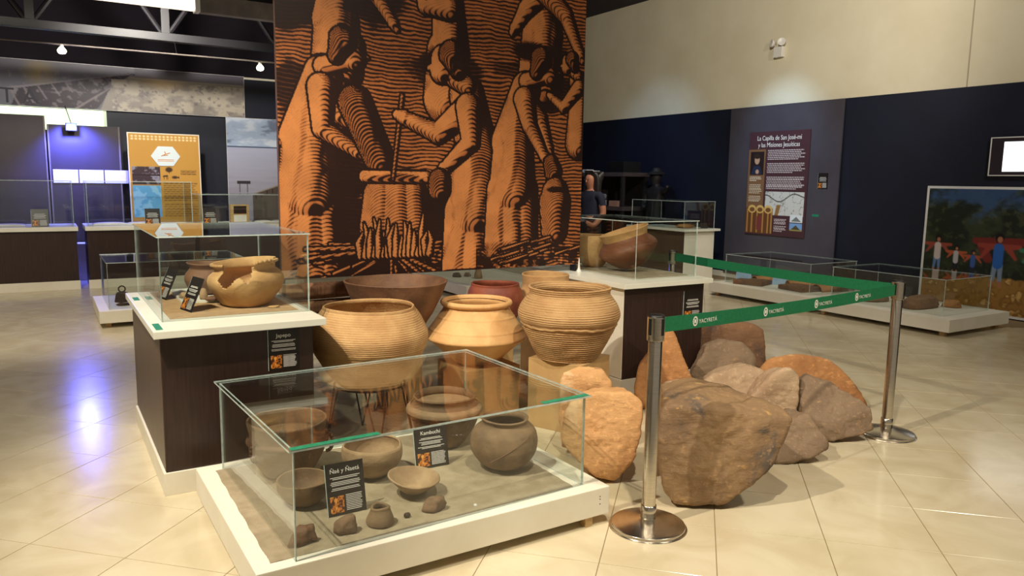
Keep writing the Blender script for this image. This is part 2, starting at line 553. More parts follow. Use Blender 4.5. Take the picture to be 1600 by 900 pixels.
# floor tile: cream polished stone, slight veining, each tile its own tone
def tile_material():
    m = bpy.data.materials.new('cream_floor_tile')
    m.use_nodes = True
    nt = m.node_tree
    b = nt.nodes['Principled BSDF']
    geo = nt.nodes.new('ShaderNodeNewGeometry')
    n = nt.nodes.new('ShaderNodeTexNoise')
    n.inputs['Scale'].default_value = 3.0
    n.inputs['Detail'].default_value = 8
    n.inputs['Distortion'].default_value = 1.2
    nt.links.new(geo.outputs['Position'], n.inputs['Vector'])
    r = nt.nodes.new('ShaderNodeValToRGB')
    r.color_ramp.elements[0].position, r.color_ramp.elements[1].position = 0.35, 0.68
    r.color_ramp.elements[0].color, r.color_ramp.elements[1].color = L4((212, 200, 170)), L4((198, 183, 150))
    nt.links.new(n.outputs['Fac'], r.inputs['Fac'])
    nt.links.new(r.outputs['Color'], b.inputs['Base Color'])
    n2 = nt.nodes.new('ShaderNodeTexNoise')
    n2.inputs['Scale'].default_value = 1.3
    nt.links.new(geo.outputs['Position'], n2.inputs['Vector'])
    mr = nt.nodes.new('ShaderNodeMapRange')
    mr.inputs['To Min'].default_value, mr.inputs['To Max'].default_value = 0.13, 0.22
    nt.links.new(n2.outputs['Fac'], mr.inputs['Value'])
    nt.links.new(mr.outputs['Result'], b.inputs['Roughness'])
    return m
M['tile'] = tile_material()
M['grout'] = mat('grout', (138, 116, 82), None, rough=0.9)

# ------------------------------------------------------------------ the hall: floor, walls, ceiling
X0, X1, Y0, Y1 = -5.0, 9.45, -3.0, 16.0
floor = struct(box('floor', X0, X1 + .2, Y0, Y1 + .2, -0.12, -0.0025, M['grout'], bevel=0))
PITCH, A0, B0 = 0.455, 3.32, 0.14
def tile_verts(h):
    g, t = 0.0016, 0.0
    a = PITCH / 2 - g
    b = a - 0.0015
    return [(-a, -a, -0.012), (a, -a, -0.012), (a, a, -0.012), (-a, a, -0.012), (-a, -a, -0.0012), (a, -a, -0.0012), (a, a, -0.0012), (-a, a, -0.0012),
            (-b, -b, 0), (b, -b, 0), (b, b, 0), (-b, b, 0)]
TF = [(0, 1, 5, 4), (1, 2, 6, 5), (2, 3, 7, 6), (3, 0, 4, 7), (4, 5, 9, 8), (5, 6, 10, 9), (6, 7, 11, 10), (7, 4, 8, 11), (8, 9, 10, 11)]
tv = np.array(tile_verts(0))
cells = []
s2 = math.sqrt(0.5)
for ia in range(-30, 60):
    for ib in range(-45, 30):
        a, b = A0 + (ia + .5) * PITCH, B0 + (ib + .5) * PITCH
        x, y = (a + b) * s2, (a - b) * s2
        if X0 + .35 < x < X1 - .33 and Y0 + .35 < y < Y1 - .33:
            d = Vector((x, y, -CAM_H))
            zf = d.dot(fwd)
            vis = 0.0
            if zf > 0.5:
                px, py = d.dot(cr) / zf * F_PX + 800, -d.dot(cu) / zf * F_PX + 450
                if -40 < px < 1640 and 200 < py < 960:
                    vis = 1.0 / zf ** 2
            cells.append((-vis, x, y))
cells.sort()
me0 = bpy.data.meshes.new('tile')
me0.from_pydata([tuple(p) for p in tv], [], TF)
me0.materials.append(M['tile'])
for k, (_, x, y) in enumerate(cells[:300]):
    o = bpy.data.objects.new('tile', me0)
    o.location = (x, y, 0)
    o.rotation_euler = (0, 0, math.pi / 4)
    link(o, floor)
rest = cells[300:]
Rz = np.array([[s2, -s2, 0], [s2, s2, 0], [0, 0, 1]])
rv = tv @ Rz.T
V = np.concatenate([rv + np.array([x, y, 0]) for _, x, y in rest])
Fc = np.concatenate([np.array(TF) + 12 * i for i in range(len(rest))])
o = mesh_obj('tile_field', V, Fc, M['tile'], floor)
o['kind'] = 'stuff'

wr = struct(box('wall_right', X1, X1 + .2, Y0, Y1 + .2, 0, 4.75, M['cream_wall'], bevel=0))
box('lower_cladding', X1 - .006, X1, Y0, Y1, 0.0, 2.68, M['navy'], wr, bevel=0)
box('wall_joint', X1 - .002, X1 + .01, 5.15, 5.165, 2.68, 4.75, mat('joint', (168, 156, 130), None), wr, bevel=0)
struct(box('wall_left', X0 - .2, X0, Y0, Y1 + .2, 0, 4.75, M['cream_wall'], bevel=0))
struct(box('wall_far', X0, X1, Y1, Y1 + .2, 0, 4.75, M['roof'], bevel=0))
wb = struct(box('wall_back', X0, 4.6, 13.0, 13.12, 0, 3.04, M['navy'], bevel=0))
box('wall_cap', X0, 4.6, 12.985, 13.135, 3.04, 3.07, M['white'], wb, bevel=0)
struct(box('ceiling', X0 - .2, X1 + .2, Y0, Y1 + .2, 4.72, 4.85, M['roof'], bevel=0))
struct(box('baseboard_right', X1 - .02, X1 - .006, 5.6, Y1, 0.0, 0.09, M['white'], bevel=0.003))

# ------------------------------------------------------------------ glass cases
def pane(bm_name, x0, x1, y0, y1, z0, z1, parent, thin):
    """one sheet of glass with visible polished edges; thin = axis of its thickness"""
    bm = bmesh.new()
    bm_box(bm, x0, x1, y0, y1, z0, z1)
    bm.normal_update()
    for f in bm.faces:
        f.material_index = 0 if abs(f.normal[thin]) > 0.5 else 1
    return bm_obj(bm_name, bm, None, parent, mats=[M['glass'], M['edge']])

def glass_case(label, x0, x1, y0, y1, z0, z1, rz=0.0, t=0.006, over=0.012, group=None, lid=True):
    cx, cy = (x0 + x1) / 2, (y0 + y1) / 2
    r = thing('glass_case', label, 'glass case', (cx, cy, z0), rz, group)
    a, b, h = (x1 - x0) / 2, (y1 - y0) / 2, z1 - z0
    g = 0.0008
    pane('glass_pane', -a, a, -b, -b + t, 0, h, r, 1)
    pane('glass_pane', -a, a, b - t, b, 0, h, r, 1)
    pane('glass_pane', -a, -a + t, -b + t + g, b - t - g, 0, h, r, 0)
    pane('glass_pane', a - t, a, -b + t + g, b - t - g, 0, h, r, 0)
    if lid:
        l = pane('glass_lid', -a - over, a + over, -b - over, b + over, h + g, h + g + t, r, 2)
        return r, l
    return r, None

def info_card(name, label, w, h, title, tsize, loc, rot, thumb=True, parent=None, tag_it=True, nlines=7, cat='sign'):
    """black caption card: title, rows of tiny print, small orange picture; front faces local -y"""
    r = bpy.data.objects.new(name, None)
    link(r, parent)
    r.location, r.rotation_euler = loc, rot
    r.empty_display_size = 0.05
    if tag_it:
        tag(r, label, cat)
    box('card', -w / 2, w / 2, 0, 0.004, 0, h, M['card'], r, bevel=0.0006)
    for sx in (-1,):
        box('card_edge', -w / 2 - 0.002, -w / 2, 0, 0.004, 0, h, M['edge'], r, bevel=0)
    if title:
        text('title', title, tsize, M['ink'], r, (0, -0.0006, h * 0.85))
    bm = bmesh.new()
    g = np.random.default_rng(len(title) + 3)
    z = h * 0.72
    for i in range(nlines):
        ww = w * (0.28 + 0.13 * g.random())
        bm_box(bm, -ww, ww, -0.0006, 0.0, z, z + h * 0.012)
        z -= h * (0.03 if i % 3 != 1 else 0.06)
    if thumb:
        for i in range(10):
            zz = h * 0.36 - i * h * 0.032
            bm_box(bm, -w * 0.02, w * (0.36 + .06 * g.random()), -0.0006, 0.0, zz, zz + h * 0.012)
    bm_obj('small_print', bm, M['ink'], r)
    if thumb:
        p = Pic(28, 30, (206, 122, 44))
        nn = p.noise(5, 5, 3)
        p.blend((nn > 0.52) * 1.0, (70, 32, 16))
        p.blend((nn < 0.36) * 1.0, (236, 170, 76))
        p.build('picture', w * 0.36, h * 0.32, M['print'], r, (-w * 0.25, -0.0007, h * 0.05))
    return r

# ------------------------------------------------------------------ front low case
PR = math.radians(0.6)
pl = thing('display_plinth', 'low white plinth on small feet, nearest the camera, with a sand bed', 'plinth', (1.297, 3.07, 0), PR)
box('plinth_top', -.763, .763, -.56, .56, 0.045, 0.17, M['white'], pl, bevel=0.004)
for fx, fy in ((-.66, -.5), (.66, -.53), (-.66, .5), (.66, .5), (0, -.45)):
    box('foot', fx - .02, fx + .02, fy - .02, fy + .02, 0, 0.046, M['wood_foot'], pl, bevel=0.002)
for dz in (.008, .03, .042):
    tube('screw', (.71, -.5605, .09 + dz), (.71, -.5598, .09 + dz), .003, M['black'], pl, 8)
gx0, gx1, gy0, gy1 = 0.655, 1.945, 2.555, 3.585
fc, fl = glass_case('large clear glass case with a lid over the clay bowls, nearest the camera', gx0, gx1, gy0, gy1, 0.1705, 0.572, math.radians(2.6), 0.007, 0.018)
for k, (xa, xb) in enumerate(((-0.655, -0.325), (0.41, 0.655))):
    box('green_tape', xa, xb, -.532, -.500, 0.4105, 0.4113, M['tape'], fl, bevel=0, loc=(0, 0, 0))
sb = mesh_obj('sand_bed', *(lambda: (
    [(x, y, 0.1712 + (0.003 if 0 < i < 40 and 0 < j < 32 else 0) + 0.0015 * math.sin(i * 1.7 + j * 2.3))
     for j in range(33) for i in range(41)
     for x, y in [(0.60 + 1.32 * i / 40 + (0.002 * math.sin(j * 1.1) if i == 0 else 0), 2.573 + 0.985 * j / 32 + 0.03 * (i / 40 - .5))]],
    [(j * 41 + i, j * 41 + i + 1, j * 41 + i + 42, j * 41 + i + 41) for j in range(32) for i in range(40)]))(), M['sand'], None, True)
sb['kind'] = 'stuff'
tag(sb, 'thin bed of grey-brown sand spread inside the nearest glass case', 'sand')

ZS = 0.176
def pot(name, label, outer, t, m, loc, **kw):
    cat = kw.pop('cat', 'pot')
    o = make_pot(name, outer, t, m, None, loc, **kw)
    tag(o, label, cat)
    return o
# round globular pot, right
gp = thing('clay_pot', 'round dark clay pot with chipped rim, beside the right pane of the nearest glass case', 'pot', (1.765, 2.93, ZS))
make_pot('body', [(0.004, 0), (.06, .004), (.115, .035), (.15, .085), (.158, .13), (.146, .178), (.122, .205), (.104, .216), (.103, .226), (.112, .238)], .009, M['clay_grey'], gp, seed=2, wob=.005)
bm = bmesh.new()
for k in range(14):
    a = -2.5 + k * .09
    z0_, z1_ = .075 + k * .0085, .075 + (k + 1) * .0085
    r0_, r1_ = .1595 - .0000 * k, .1595
    bm_tube(bm, (r0_ * .985 * math.cos(a), r0_ * .985 * math.sin(a), z0_), (r1_ * .985 * math.cos(a + .09), r1_ * .985 * math.sin(a + .09), z1_), .0022, 6)
bm_obj('crack_line', bm, M['clay_brown'], gp)
# carinated pot behind the caption card
kp = thing('clay_pot', 'wide-shouldered clay pot with pale neck ridge behind the Kambuchi caption card', 'pot', (1.665, 3.35, ZS))
make_pot('body', [(.004, 0), (.085, .004), (.125, .05), (.158, .11), (.178, .165), (.186, .185), (.176, .205), (.152, .222), (.15, .236), (.158, .252)], .010, M['clay_grey'], kp, seed=5)
lathe('neck_ridge', dense([(.174, .168), (.19, .176), (.1925, .186), (.188, .2), (.17, .213)], 24), M['clay_pale'], kp, 96)
lathe('fill_sand', [(.0005, .222), (.08, .221), (.147, .218)], M['clay_pale'], kp, 48)
# big carinated bowl, back left
nb = thing('clay_bowl', 'large carinated clay bowl in the back left corner of the nearest glass case', 'bowl', (.875, 3.335, ZS))
make_pot('body', [(.004, 0), (.085, .003), (.125, .04), (.158, .1), (.17, .145), (.172, .165), (.164, .178), (.162, .2), (.172, .255)], .010, M['clay_grey'], nb, seed=8, wob=.005)
lathe('shoulder_ridge', dense([(.166, .15), (.176, .16), (.177, .17), (.168, .182)], 15), M['clay_brown'], nb, 96)
lathe('fill_sand', [(.0005, .19), (.08, .19), (.154, .186)], M['clay_grey'], nb, 48)
for s_ in (0, 1):
    bm = bmesh.new()
    a = 3.6 + s_ * 2.2
    for k in range(8):
        t0, t1 = k / 8 * math.pi, (k + 1) / 8 * math.pi
        q = lambda t: ((.17 + .03 * math.sin(t)) * math.cos(a), (.17 + .03 * math.sin(t)) * math.sin(a), .15 + .045 * math.cos(t))
        bm_tube(bm, q(t0), q(t1), .008, 8)
    bm_obj('lug', bm, M['clay_brown'], nb, True)
# shallow bowl front-left
pot('clay_bowl', 'small shallow clay bowl left of the \u00d1a\u00e9 y \u00d1aet\u00e1 caption card', [(.004, 0), (.05, .002), (.082, .026), (.104, .062), (.112, .104)], .008, M['clay_grey'], (.845, 2.985, ZS), seed=11, cat='bowl')
# middle bowl
mb = pot('clay_bowl', 'round-sided clay bowl standing between the two caption cards', [(.004, 0), (.05, .002), (.092, .03), (.126, .074), (.137, .105), (.134, .135), (.128, .146)], .009, M['clay_pale'], (1.195, 3.13, ZS), seed=13, cat='bowl')
ds = pot('clay_dish', 'small pale flared dish lying in front of the Kambuchi caption card', [(.004, 0), (.04, .002), (.062, .02), (.09, .045), (.112, .068)], .007, M['clay_pale'], (1.27, 2.86, ZS + .007), seed=15, cat='dish')
ds.rotation_euler = (math.radians(5), math.radians(4), 0)
cp = pot('clay_cup', 'tiny thick-walled clay cup at the front of the sand bed', [(.004, 0), (.05, .001), (.056, .018), (.049, .04), (.041, .058), (.040, .068)], .012, M['clay_grey'], (1.045, 2.655, ZS), seed=17, seg=40, wob=.004, cat='cup')

def lump(name, label, cat, pts, material, sub=4, p=10, noise_amp=.012, nscale=6, seed=0, parent=None, fine=0.003, chips=0, ground=True):
    """angular stone: rounded convex hull of the given corner points, roughened"""
    P = np.array(pts, float)
    c = P.mean(0)
    bm = bmesh.new()
    vs_ = [bm.verts.new(tuple(q - c)) for q in P]
    r = bmesh.ops.convex_hull(bm, input=vs_)
    bm.normal_update()
    N, D = [], []
    for f in bm.faces:
        n = np.array(f.normal)
        d = float(n @ np.array(f.verts[0].co))
        if d < 0:
            n, d = -n, -d
        if d > 1e-5:
            N.append(n)
            D.append(d)
    bm.free()
    N, D = np.array(N), np.array(D)
    # merge nearly parallel planes
    keep = []
    for i in range(len(N)):
        if all(N[i] @ N[k] < 0.995 for k in keep):
            keep.append(i)
    N, D = N[keep], D[keep]
    if chips:
        g = np.random.default_rng(seed + 100)
        n_ = g.normal(size=(chips, 3))
        n_ /= np.linalg.norm(n_, axis=1)[:, None]
        Pc = P - c
        sup = (Pc @ n_.T).max(0)
        N = np.vstack([N, n_])
        D = np.concatenate([D, sup * (.88 + .10 * g.random(chips))])
    b2 = bmesh.new()
    bmesh.ops.create_icosphere(b2, subdivisions=sub, radius=1)
    dirs = np.array([tuple(v.co) for v in b2.verts])
    dirs /= np.linalg.norm(dirs, axis=1)[:, None]
    q = np.maximum(dirs @ N.T / D[None, :], 1e-6)
    rad = (q ** p).sum(1) ** (-1.0 / p)
    rad *= 1.0 + 0.5 / p
    W = dirs * rad[:, None]
    base = float(P[:, 2].min())
    for i, v in enumerate(b2.verts):
        wv = Vector(W[i]) * nscale + Vector((seed * 3.1, seed * 1.7, seed))
        cell = noise.voronoi(wv * 1.6)[0]
        k = noise.fractal(wv, 0.8, 2.1, 6) * noise_amp + (cell[1] - cell[0] - .25) * noise_amp * .8 * (1 if chips else 0) + noise.noise(wv * 7) * fine
        W[i] *= 1 + k / max(rad[i], 1e-3)
    W = W + c
    if ground:
        W[:, 2] = np.maximum(W[:, 2], base)
    ctr = np.array([c[0], c[1], base])
    for i, v in enumerate(b2.verts):
        v.co = Vector(W[i] - ctr)
    o = bm_obj(name, b2, material, parent, True, tuple(ctr))
    if label:
        tag(o, label, cat)
    return o

def cluster(cx, cy, z, r, h, n, seed, sq=1.0):
    g = np.random.default_rng(seed)
    pts = []
    for k in range(n):
        a = 2 * math.pi * k / n + g.random() * .4
        q = r * (.75 + .35 * g.random())
        pts.append((cx + q * math.cos(a), cy + q * math.sin(a) * sq, z))
        pts.append((cx + .75 * q * math.cos(a + .3), cy + .75 * q * math.sin(a + .3) * sq, z + h * (.65 + .4 * g.random())))
    return pts
lump('clay_sherd', 'rough reddish sherd in the front left corner of the sand bed', 'sherd', cluster(.745, 2.65, ZS, .062, .075, 6, 2, .7), M['clay_brown'], 3, 8, .02, 14, 3)
lump('clay_sherd', 'angular grey-brown sherd lying just below the \u00d1a\u00e9 y \u00d1aet\u00e1 card', 'sherd', cluster(.90, 2.655, ZS, .06, .07, 5, 5, .6), M['shard'], 3, 12, .008, 12, 4)
lump('clay_sherd', 'flat twisted grey sherd in front of the pale dish', 'sherd', cluster(1.285, 2.665, ZS, .058, .055, 6, 9, .7), M['shard'], 3, 8, .016, 14, 6)
bd = lump('clay_bead', 'tiny curved dark bead between the cup and the flat sherd', 'bead', cluster(1.155, 2.655, ZS, .02, .02, 5, 12, .7), M['rust_iron'], 2, 8, .005, 20, 8)
CT = math.radians(-12)
info_card('caption_card', 'black caption card reading \u00d1a\u00e9 y \u00d1aet\u00e1 standing in the sand', .158, .205, '\u00d1a\u00e9 y \u00d1aet\u00e1', .024, (.966, 2.80, ZS), (CT, 0, math.radians(1)))
info_card('caption_card', 'black caption card reading Kambuchi standing in the sand', .165, .19, 'Kambuchi', .025, (1.475, 3.085, ZS), (CT, 0, math.radians(-2)))
tube_btn = lathe('bead', [(.0005, .006), (.006, .005), (.008, .0)], M['lamp_body'], None, 16, None, (1.445, 2.62, ZS))
tag(tube_btn, 'small white button lying on the sand in front of the round pot', 'button')

# ------------------------------------------------------------------ tall cabinet with the Japepo sign
def cabinet(label, x0, x1, y0, y1, sx0, sx1, sy0, sy1, left_mat):
    r = thing('display_cabinet', label, 'cabinet', (x0, y0, 0))
    w, d = x1 - x0, y1 - y0
    box('body', 0, w, 0, d, 0.0, 0.765, M['laminate'], r, bevel=0.002)
    box('side_panel', -.004, -.0005, 0.0, d, .115, 0.765, left_mat, r, bevel=0)
    box('baseboard', -.014, w + .014, -.014, -.0005, 0, .11, M['white'], r, bevel=0.002)
    box('baseboard', -.014, -.0005, -.0003, d, 0, .11, M['white'], r, bevel=0.002)
    box('top_slab', sx0 - x0, sx1 - x0, sy0 - y0, sy1 - y0, .7655, .80, M['slab'], r, bevel=0.003)
    return r
M['laminate_side'] = mat('laminate_side', (92, 74, 58), (80, 63, 49), 4, 0.38, stretch=(10, 10, .8))  # lighter brown: light reflected in Japepo's glossy side put into the colour
jc = cabinet('tall dark brown cabinet with white top and the Japepo sign', .425, 1.135, 3.785, 5.03, .39, 1.185, 3.715, 5.06, M['laminate_side'])
for (ya, yb) in ((3.76, 3.93), (4.72, 4.85)):
    box('green_label', .395 - .425 + .012, .395 - .425 + .042, ya - 3.785, yb - 3.785, .8003, .801, M['tape'], jc, bevel=0)
jl = info_card('caption_sign', '', .15, .205, 'Japepo', .027, (.985 - .425, -.0048, .545), (0, 0, 0), parent=jc, tag_it=False)
jg, jlid = glass_case('clear glass case on the Japepo cabinet, holding a broken pot', .455, 1.172, 3.955, 5.045, .8005, 1.205, 0, .006, .008)
box('tan_liner', .50, 1.13, 4.02, 5.0, .8004, .8024, mat('tan_cloth', (190, 154, 108), (176, 140, 96), 20, .9), None, bevel=0)
tag(bpy.data.objects['tan_liner'], 'tan cloth liner under the pots on the Japepo cabinet', 'cloth')
pad = box('white_board', .62, .94, 4.46, 4.98, .8028, .8178, M['slab'], None, bevel=.002)
tag(pad, 'small white board under the back pot on the Japepo cabinet', 'board')

# broken pot: wall with a gap in rim and shoulder, built as a shell
def broken_pot():
    r = thing('clay_pot', 'large ochre clay pot with a broken rim on the Japepo cabinet', 'pot', (.925, 4.30, .8028))
    prof = dense([(.06, 0), (.115, .004), (.155, .045), (.188, .095), (.2, .135), (.192, .168), (.172, .188), (.158, .2), (.16, .222), (.168, .24)], 72)
    seg = 120
    n = len(prof)
    v, f = [], []
    for i, (rr, z) in enumerate(prof):
        for j in range(seg):
            a = 2 * math.pi * j / seg
            q = rr + .004 * math.sin(3 * a + z * 20) + .002 * math.sin(7 * a)
            tilt = .014 * math.cos(a + .2) * (z / .24)
            v.append((q * math.cos(a), q * math.sin(a), z + tilt))
    face_dir = math.atan2(-.85, -.52)
    for i in range(n - 1):
        z = prof[i][1]
        for j in range(seg):
            a = 2 * math.pi * (j + .5) / seg
            d = (a - face_dir + math.pi) % (2 * math.pi) - math.pi
            lo = .120 + .03 * abs(math.sin(d * 4 + 1)) + .03 * max(0, d) + .015 * math.sin(d * 11)
            if -.42 < d < .52 + .22 * (z - .19) * 10 and z > lo:
                continue
            if 1.7 < d < 2.2 and z > .215 + .01 * math.sin(d * 30):
                continue
            f.append((i * seg + j, i * seg + (j + 1) % seg, (i + 1) * seg + (j + 1) % seg, (i + 1) * seg + j))
    o = mesh_obj('body', v, f, M['clay_ochre'], r, True)
    sm = o.modifiers.new('wall', 'SOLIDIFY')
    sm.thickness, sm.offset = .010, -1
    lathe('base', [(.0005, .0), (.062, .0), (.064, .006), (.0005, .008)], M['clay_ochre'], r, 48)
    # rolled rim, left out where the wall is broken away
    rims = [bmesh.new(), bmesh.new()]
    for k in range(90):
        a0, a1 = 2 * math.pi * k / 90, 2 * math.pi * (k + 1) / 90
        d = (a0 - face_dir + math.pi) % (2 * math.pi) - math.pi
        if -.44 < d < .64 or 1.68 < d < 2.22:
            continue
        bm = rims[0 if .6 < d < 1.7 else 1]
        q = lambda a: ((.170 + .004 * math.sin(3 * a + 4.8)) * math.cos(a), (.170 + .004 * math.sin(3 * a + 4.8)) * math.sin(a), .236 + .014 * math.cos(a + .2))
        bm_tube(bm, q(a0), q(a1), .009, 8)
    for bm in rims:
        bm_obj('rim', bm, M['clay_ochre'], r, True)
    for s_, a in enumerate((face_dir + .95,)):
        bm = bmesh.new()
        for k in range(8):
            t0, t1 = k / 8 * math.pi, (k + 1) / 8 * math.pi
            q = lambda t: ((.165 + .03 * math.sin(t)) * math.cos(a + .35 * math.cos(t)), (.165 + .03 * math.sin(t)) * math.sin(a + .35 * math.cos(t)), .235 + .02 * math.sin(t))
            bm_tube(bm, q(t0), q(t1), .009, 8)
        bm_obj('handle', bm, M['clay_ochre'], r, True)
broken_pot()
pot('clay_pot', 'small brown clay pot standing on the white board behind the broken pot', [(.004, 0), (.07, .003), (.105, .03), (.125, .075), (.122, .11), (.104, .138), (.098, .152), (.116, .18)], .008, M['clay_brown'], (.80, 4.72, .818), seed=21)
lump('clay_sherd', 'flat pale sherd on the white board, left of the small back pot', 'sherd', cluster(.66, 4.60, .818, .05, .03, 6, 21, .7), M['clay_pale'], 3, 10, .006, 14, 2)
lump('clay_sherd', 'dark boat-shaped sherd at the near edge of the white board', 'sherd', cluster(.78, 4.44, .818, .065, .025, 7, 23, .5), M['clay_brown'], 3, 10, .006, 14, 3)
lump('clay_pestle', 'short clay pestle resting on the white board by the broken pot', 'pestle', cluster(.735, 4.50, .818, .03, .07, 6, 27), M['clay_pale'], 3, 8, .006, 14, 4)
lump('clay_sherd', 'thin ochre sherd under the right side of the broken pot', 'sherd', cluster(1.03, 4.14, .8028, .05, .012, 7, 33, .5), M['clay_ochre'], 3, 10, .003, 14, 5)
for k, (cx, cy, lb) in enumerate(((.60, 4.23, 'near caption card leaning back inside the Japepo glass case'), (.545, 4.72, 'far caption card by the left pane inside the Japepo glass case'))):
    info_card('caption_card', lb, .15, .185, '', .02, (cx, cy, .8032), (math.radians(-24), 0, math.radians(-78)))

# ------------------------------------------------------------------ right tall cabinet
rc = cabinet('dark brown cabinet with cream side behind the boulders', 3.435, 4.20, 4.10, 5.30, 3.395, 4.245, 4.05, 5.33, M['white'])
info_card('caption_sign', '', .18, .24, '', .02, (4.09 - 3.435, -.0048, .47), (0, 0, 0), parent=rc, tag_it=False)
glass_case('clear glass case on the cabinet behind the boulders, holding two tilted pots', 3.63, 4.225, 4.215, 5.24, .8005, 1.215, 0, .006, .008)
sd = box('sand_liner', 3.67, 4.19, 4.26, 5.2, .8004, .805, M['sand'], None, bevel=0)
tag(sd, 'sand-coloured liner under the tilted pots on the right cabinet', 'cloth')
tp = thing('clay_pot', 'tilted russet clay pot with a pale flared neck on the right cabinet', 'pot', (3.95, 4.62, .838))
tp.rotation_euler = Matrix.Rotation(math.radians(17), 3, Vector((-math.sin(yaw), -math.cos(yaw), 0))).to_euler()
tp.scale = (1.04, 1.04, 1.0)
make_pot('body', [(.004, 0), (.07, .003), (.13, .04), (.19, .1), (.222, .15), (.212, .19), (.18, .225), (.165, .245)], .010, M['clay_deep'], tp, seed=31)
make_pot('neck', [(.165, .236), (.172, .26), (.185, .29), (.19, .3)], .009, M['clay_ochre'], tp, seed=33, n=20)
pot('clay_pot', 'deep tan clay bowl beside the mural edge in the right glass case', [(.004, 0), (.075, .003), (.12, .06), (.145, .14), (.15, .22), (.148, .26)], .009, M['clay_tan'], (3.86, 5.02, .806), seed=35)
cn = lathe('cone_marker', dense([(.022, 0), (.02, .008), (.010, .03), (.005, .09), (.003, .11)], 24), M['lamp_body'], None, 24, None, (3.545, 4.79, .8005))
tag(cn, 'slim white cone marker on the right cabinet top by the mural corner', 'marker')

# ------------------------------------------------------------------ big pots in the middle
def block(label, cx, cy, rz, w, d, h):
    bm = bmesh.new()
    bm_box(bm, -w / 2, w / 2, -d / 2, d / 2, 0, h, .006)
    o = bm_obj('pot_block', bm, M['block'], None, False, (cx, cy, 0), (0, 0, rz))
    tag(o, label, 'block')
    return o
block('sand-coloured cube carrying the ridged pot beside the boulders', 2.73, 3.76, math.radians(25), .37, .37, .43)
block('sand-coloured cube carrying the golden pot in the middle', 2.40, 4.33, 0.0, .40, .40, .31)
# ridged pot on the right block
def comb(R, Z, T):
    z = Z
    low = np.clip((.205 - z) / .01, 0, 1)
    up = np.clip((z - .235) / .01, 0, 1)
    return low * (.0035 * np.sin(z * 2 * math.pi / .0135 + .8 * np.sin(T * 3)) + .001 * np.sin(T * 60 + z * 300)) + up * .0012 * np.sin(z * 2 * math.pi / .012)
rp = thing('clay_pot', 'large wide-mouthed clay pot with horizontal ridges below its shoulder', 'pot', (2.705, 3.745, .43))
make_pot('body', [(.004, 0), (.17, .002), (.195, .02), (.235, .1), (.272, .18), (.283, .212), (.305, .245), (.31, .285), (.296, .33), (.266, .372), (.248, .397), (.246, .412), (.254, .436)], .013, M['clay_comb'], rp, seg=160, seed=41, wob=.004, relief=comb, n=240)
lathe('shoulder_seam', dense([(.280, .203), (.292, .209), (.296, .216), (.292, .224)], 12), M['clay_comb'], rp, 128, lambda R, Z, T: (R + .0015 * np.sin(T * 47), Z + .003 * np.sin(T * 5) + .0015 * np.sin(T * 23)))
# smooth golden pot in the middle
gp2 = thing('clay_pot', 'smooth golden clay pot with rolled rim between the other two big pots', 'pot', (2.385, 4.335, .31))
make_pot('body', [(.004, 0), (.13, .002), (.165, .03), (.235, .095), (.295, .148), (.325, .165), (.333, .182), (.318, .21), (.286, .262), (.25, .315), (.226, .35), (.214, .372), (.214, .385)], .012, M['clay_gold'], gp2, seg=128, seed=43, wob=.003,
         relief=lambda R, Z, T: .0035 * np.exp(-((Z - .235) / .006) ** 2) + .003 * np.exp(-((Z - .315) / .006) ** 2), n=180)
lathe('rim', dense([(.212, .376), (.228, .384), (.236, .398), (.231, .413), (.219, .418), (.207, .412), (.202, .395)], 36), M['clay_gold'], gp2, 128)
# dented tan pot on the wire stand
def cord(R, Z, T):
    up = np.clip((Z - .235) / .01, 0, 1)
    row = np.floor(Z / .0115)
    dent = np.sin(Z * 2 * math.pi / .0115) * (.5 + .5 * np.sin(T * 118 + row * 2.4))
    return up * .0016 * dent + (1 - up) * (.0006 * np.sin(Z * 2 * math.pi / .016) - .003) + .003 * np.exp(-((Z - .235) / .008) ** 2)
lp = thing('clay_pot', 'large tan clay pot with rows of fine dents, on a black wire stand', 'pot', (1.545, 4.07, .315))
make_pot('body', [(.004, 0), (.13, .003), (.185, .03), (.245, .1), (.295, .18), (.318, .23), (.330, .275), (.333, .315), (.322, .355), (.296, .403), (.270, .443), (.258, .458), (.257, .470)], .012, M['clay_tan'], lp, seg=256, seed=45, wob=.005, relief=cord, n=264)
ws = thing('pot_stand', 'black wire stand with hairpin legs under the dented tan pot', 'stand', (1.545, 4.07, 0))
bm = bmesh.new()
for k in range(32):
    a0, a1 = 2 * math.pi * k / 32, 2 * math.pi * (k + 1) / 32
    bm_tube(bm, (.2 * math.cos(a0), .2 * math.sin(a0), .335), (.2 * math.cos(a1), .2 * math.sin(a1), .335), .006, 6)
bm_obj('ring', bm, M['wire'], ws)
for k in range(4):
    a = math.radians(-100 + 90 * k)
    bm = bmesh.new()
    ft = Vector((.25 * math.cos(a), .25 * math.sin(a), .005))
    for s_ in (-1, 1):
        tp_ = Vector((.2 * math.cos(a + s_ * .32), .2 * math.sin(a + s_ * .32), .335))
        bm_tube(bm, ft, tp_, .005, 8)
    bm_obj('leg', bm, M['wire'], ws)

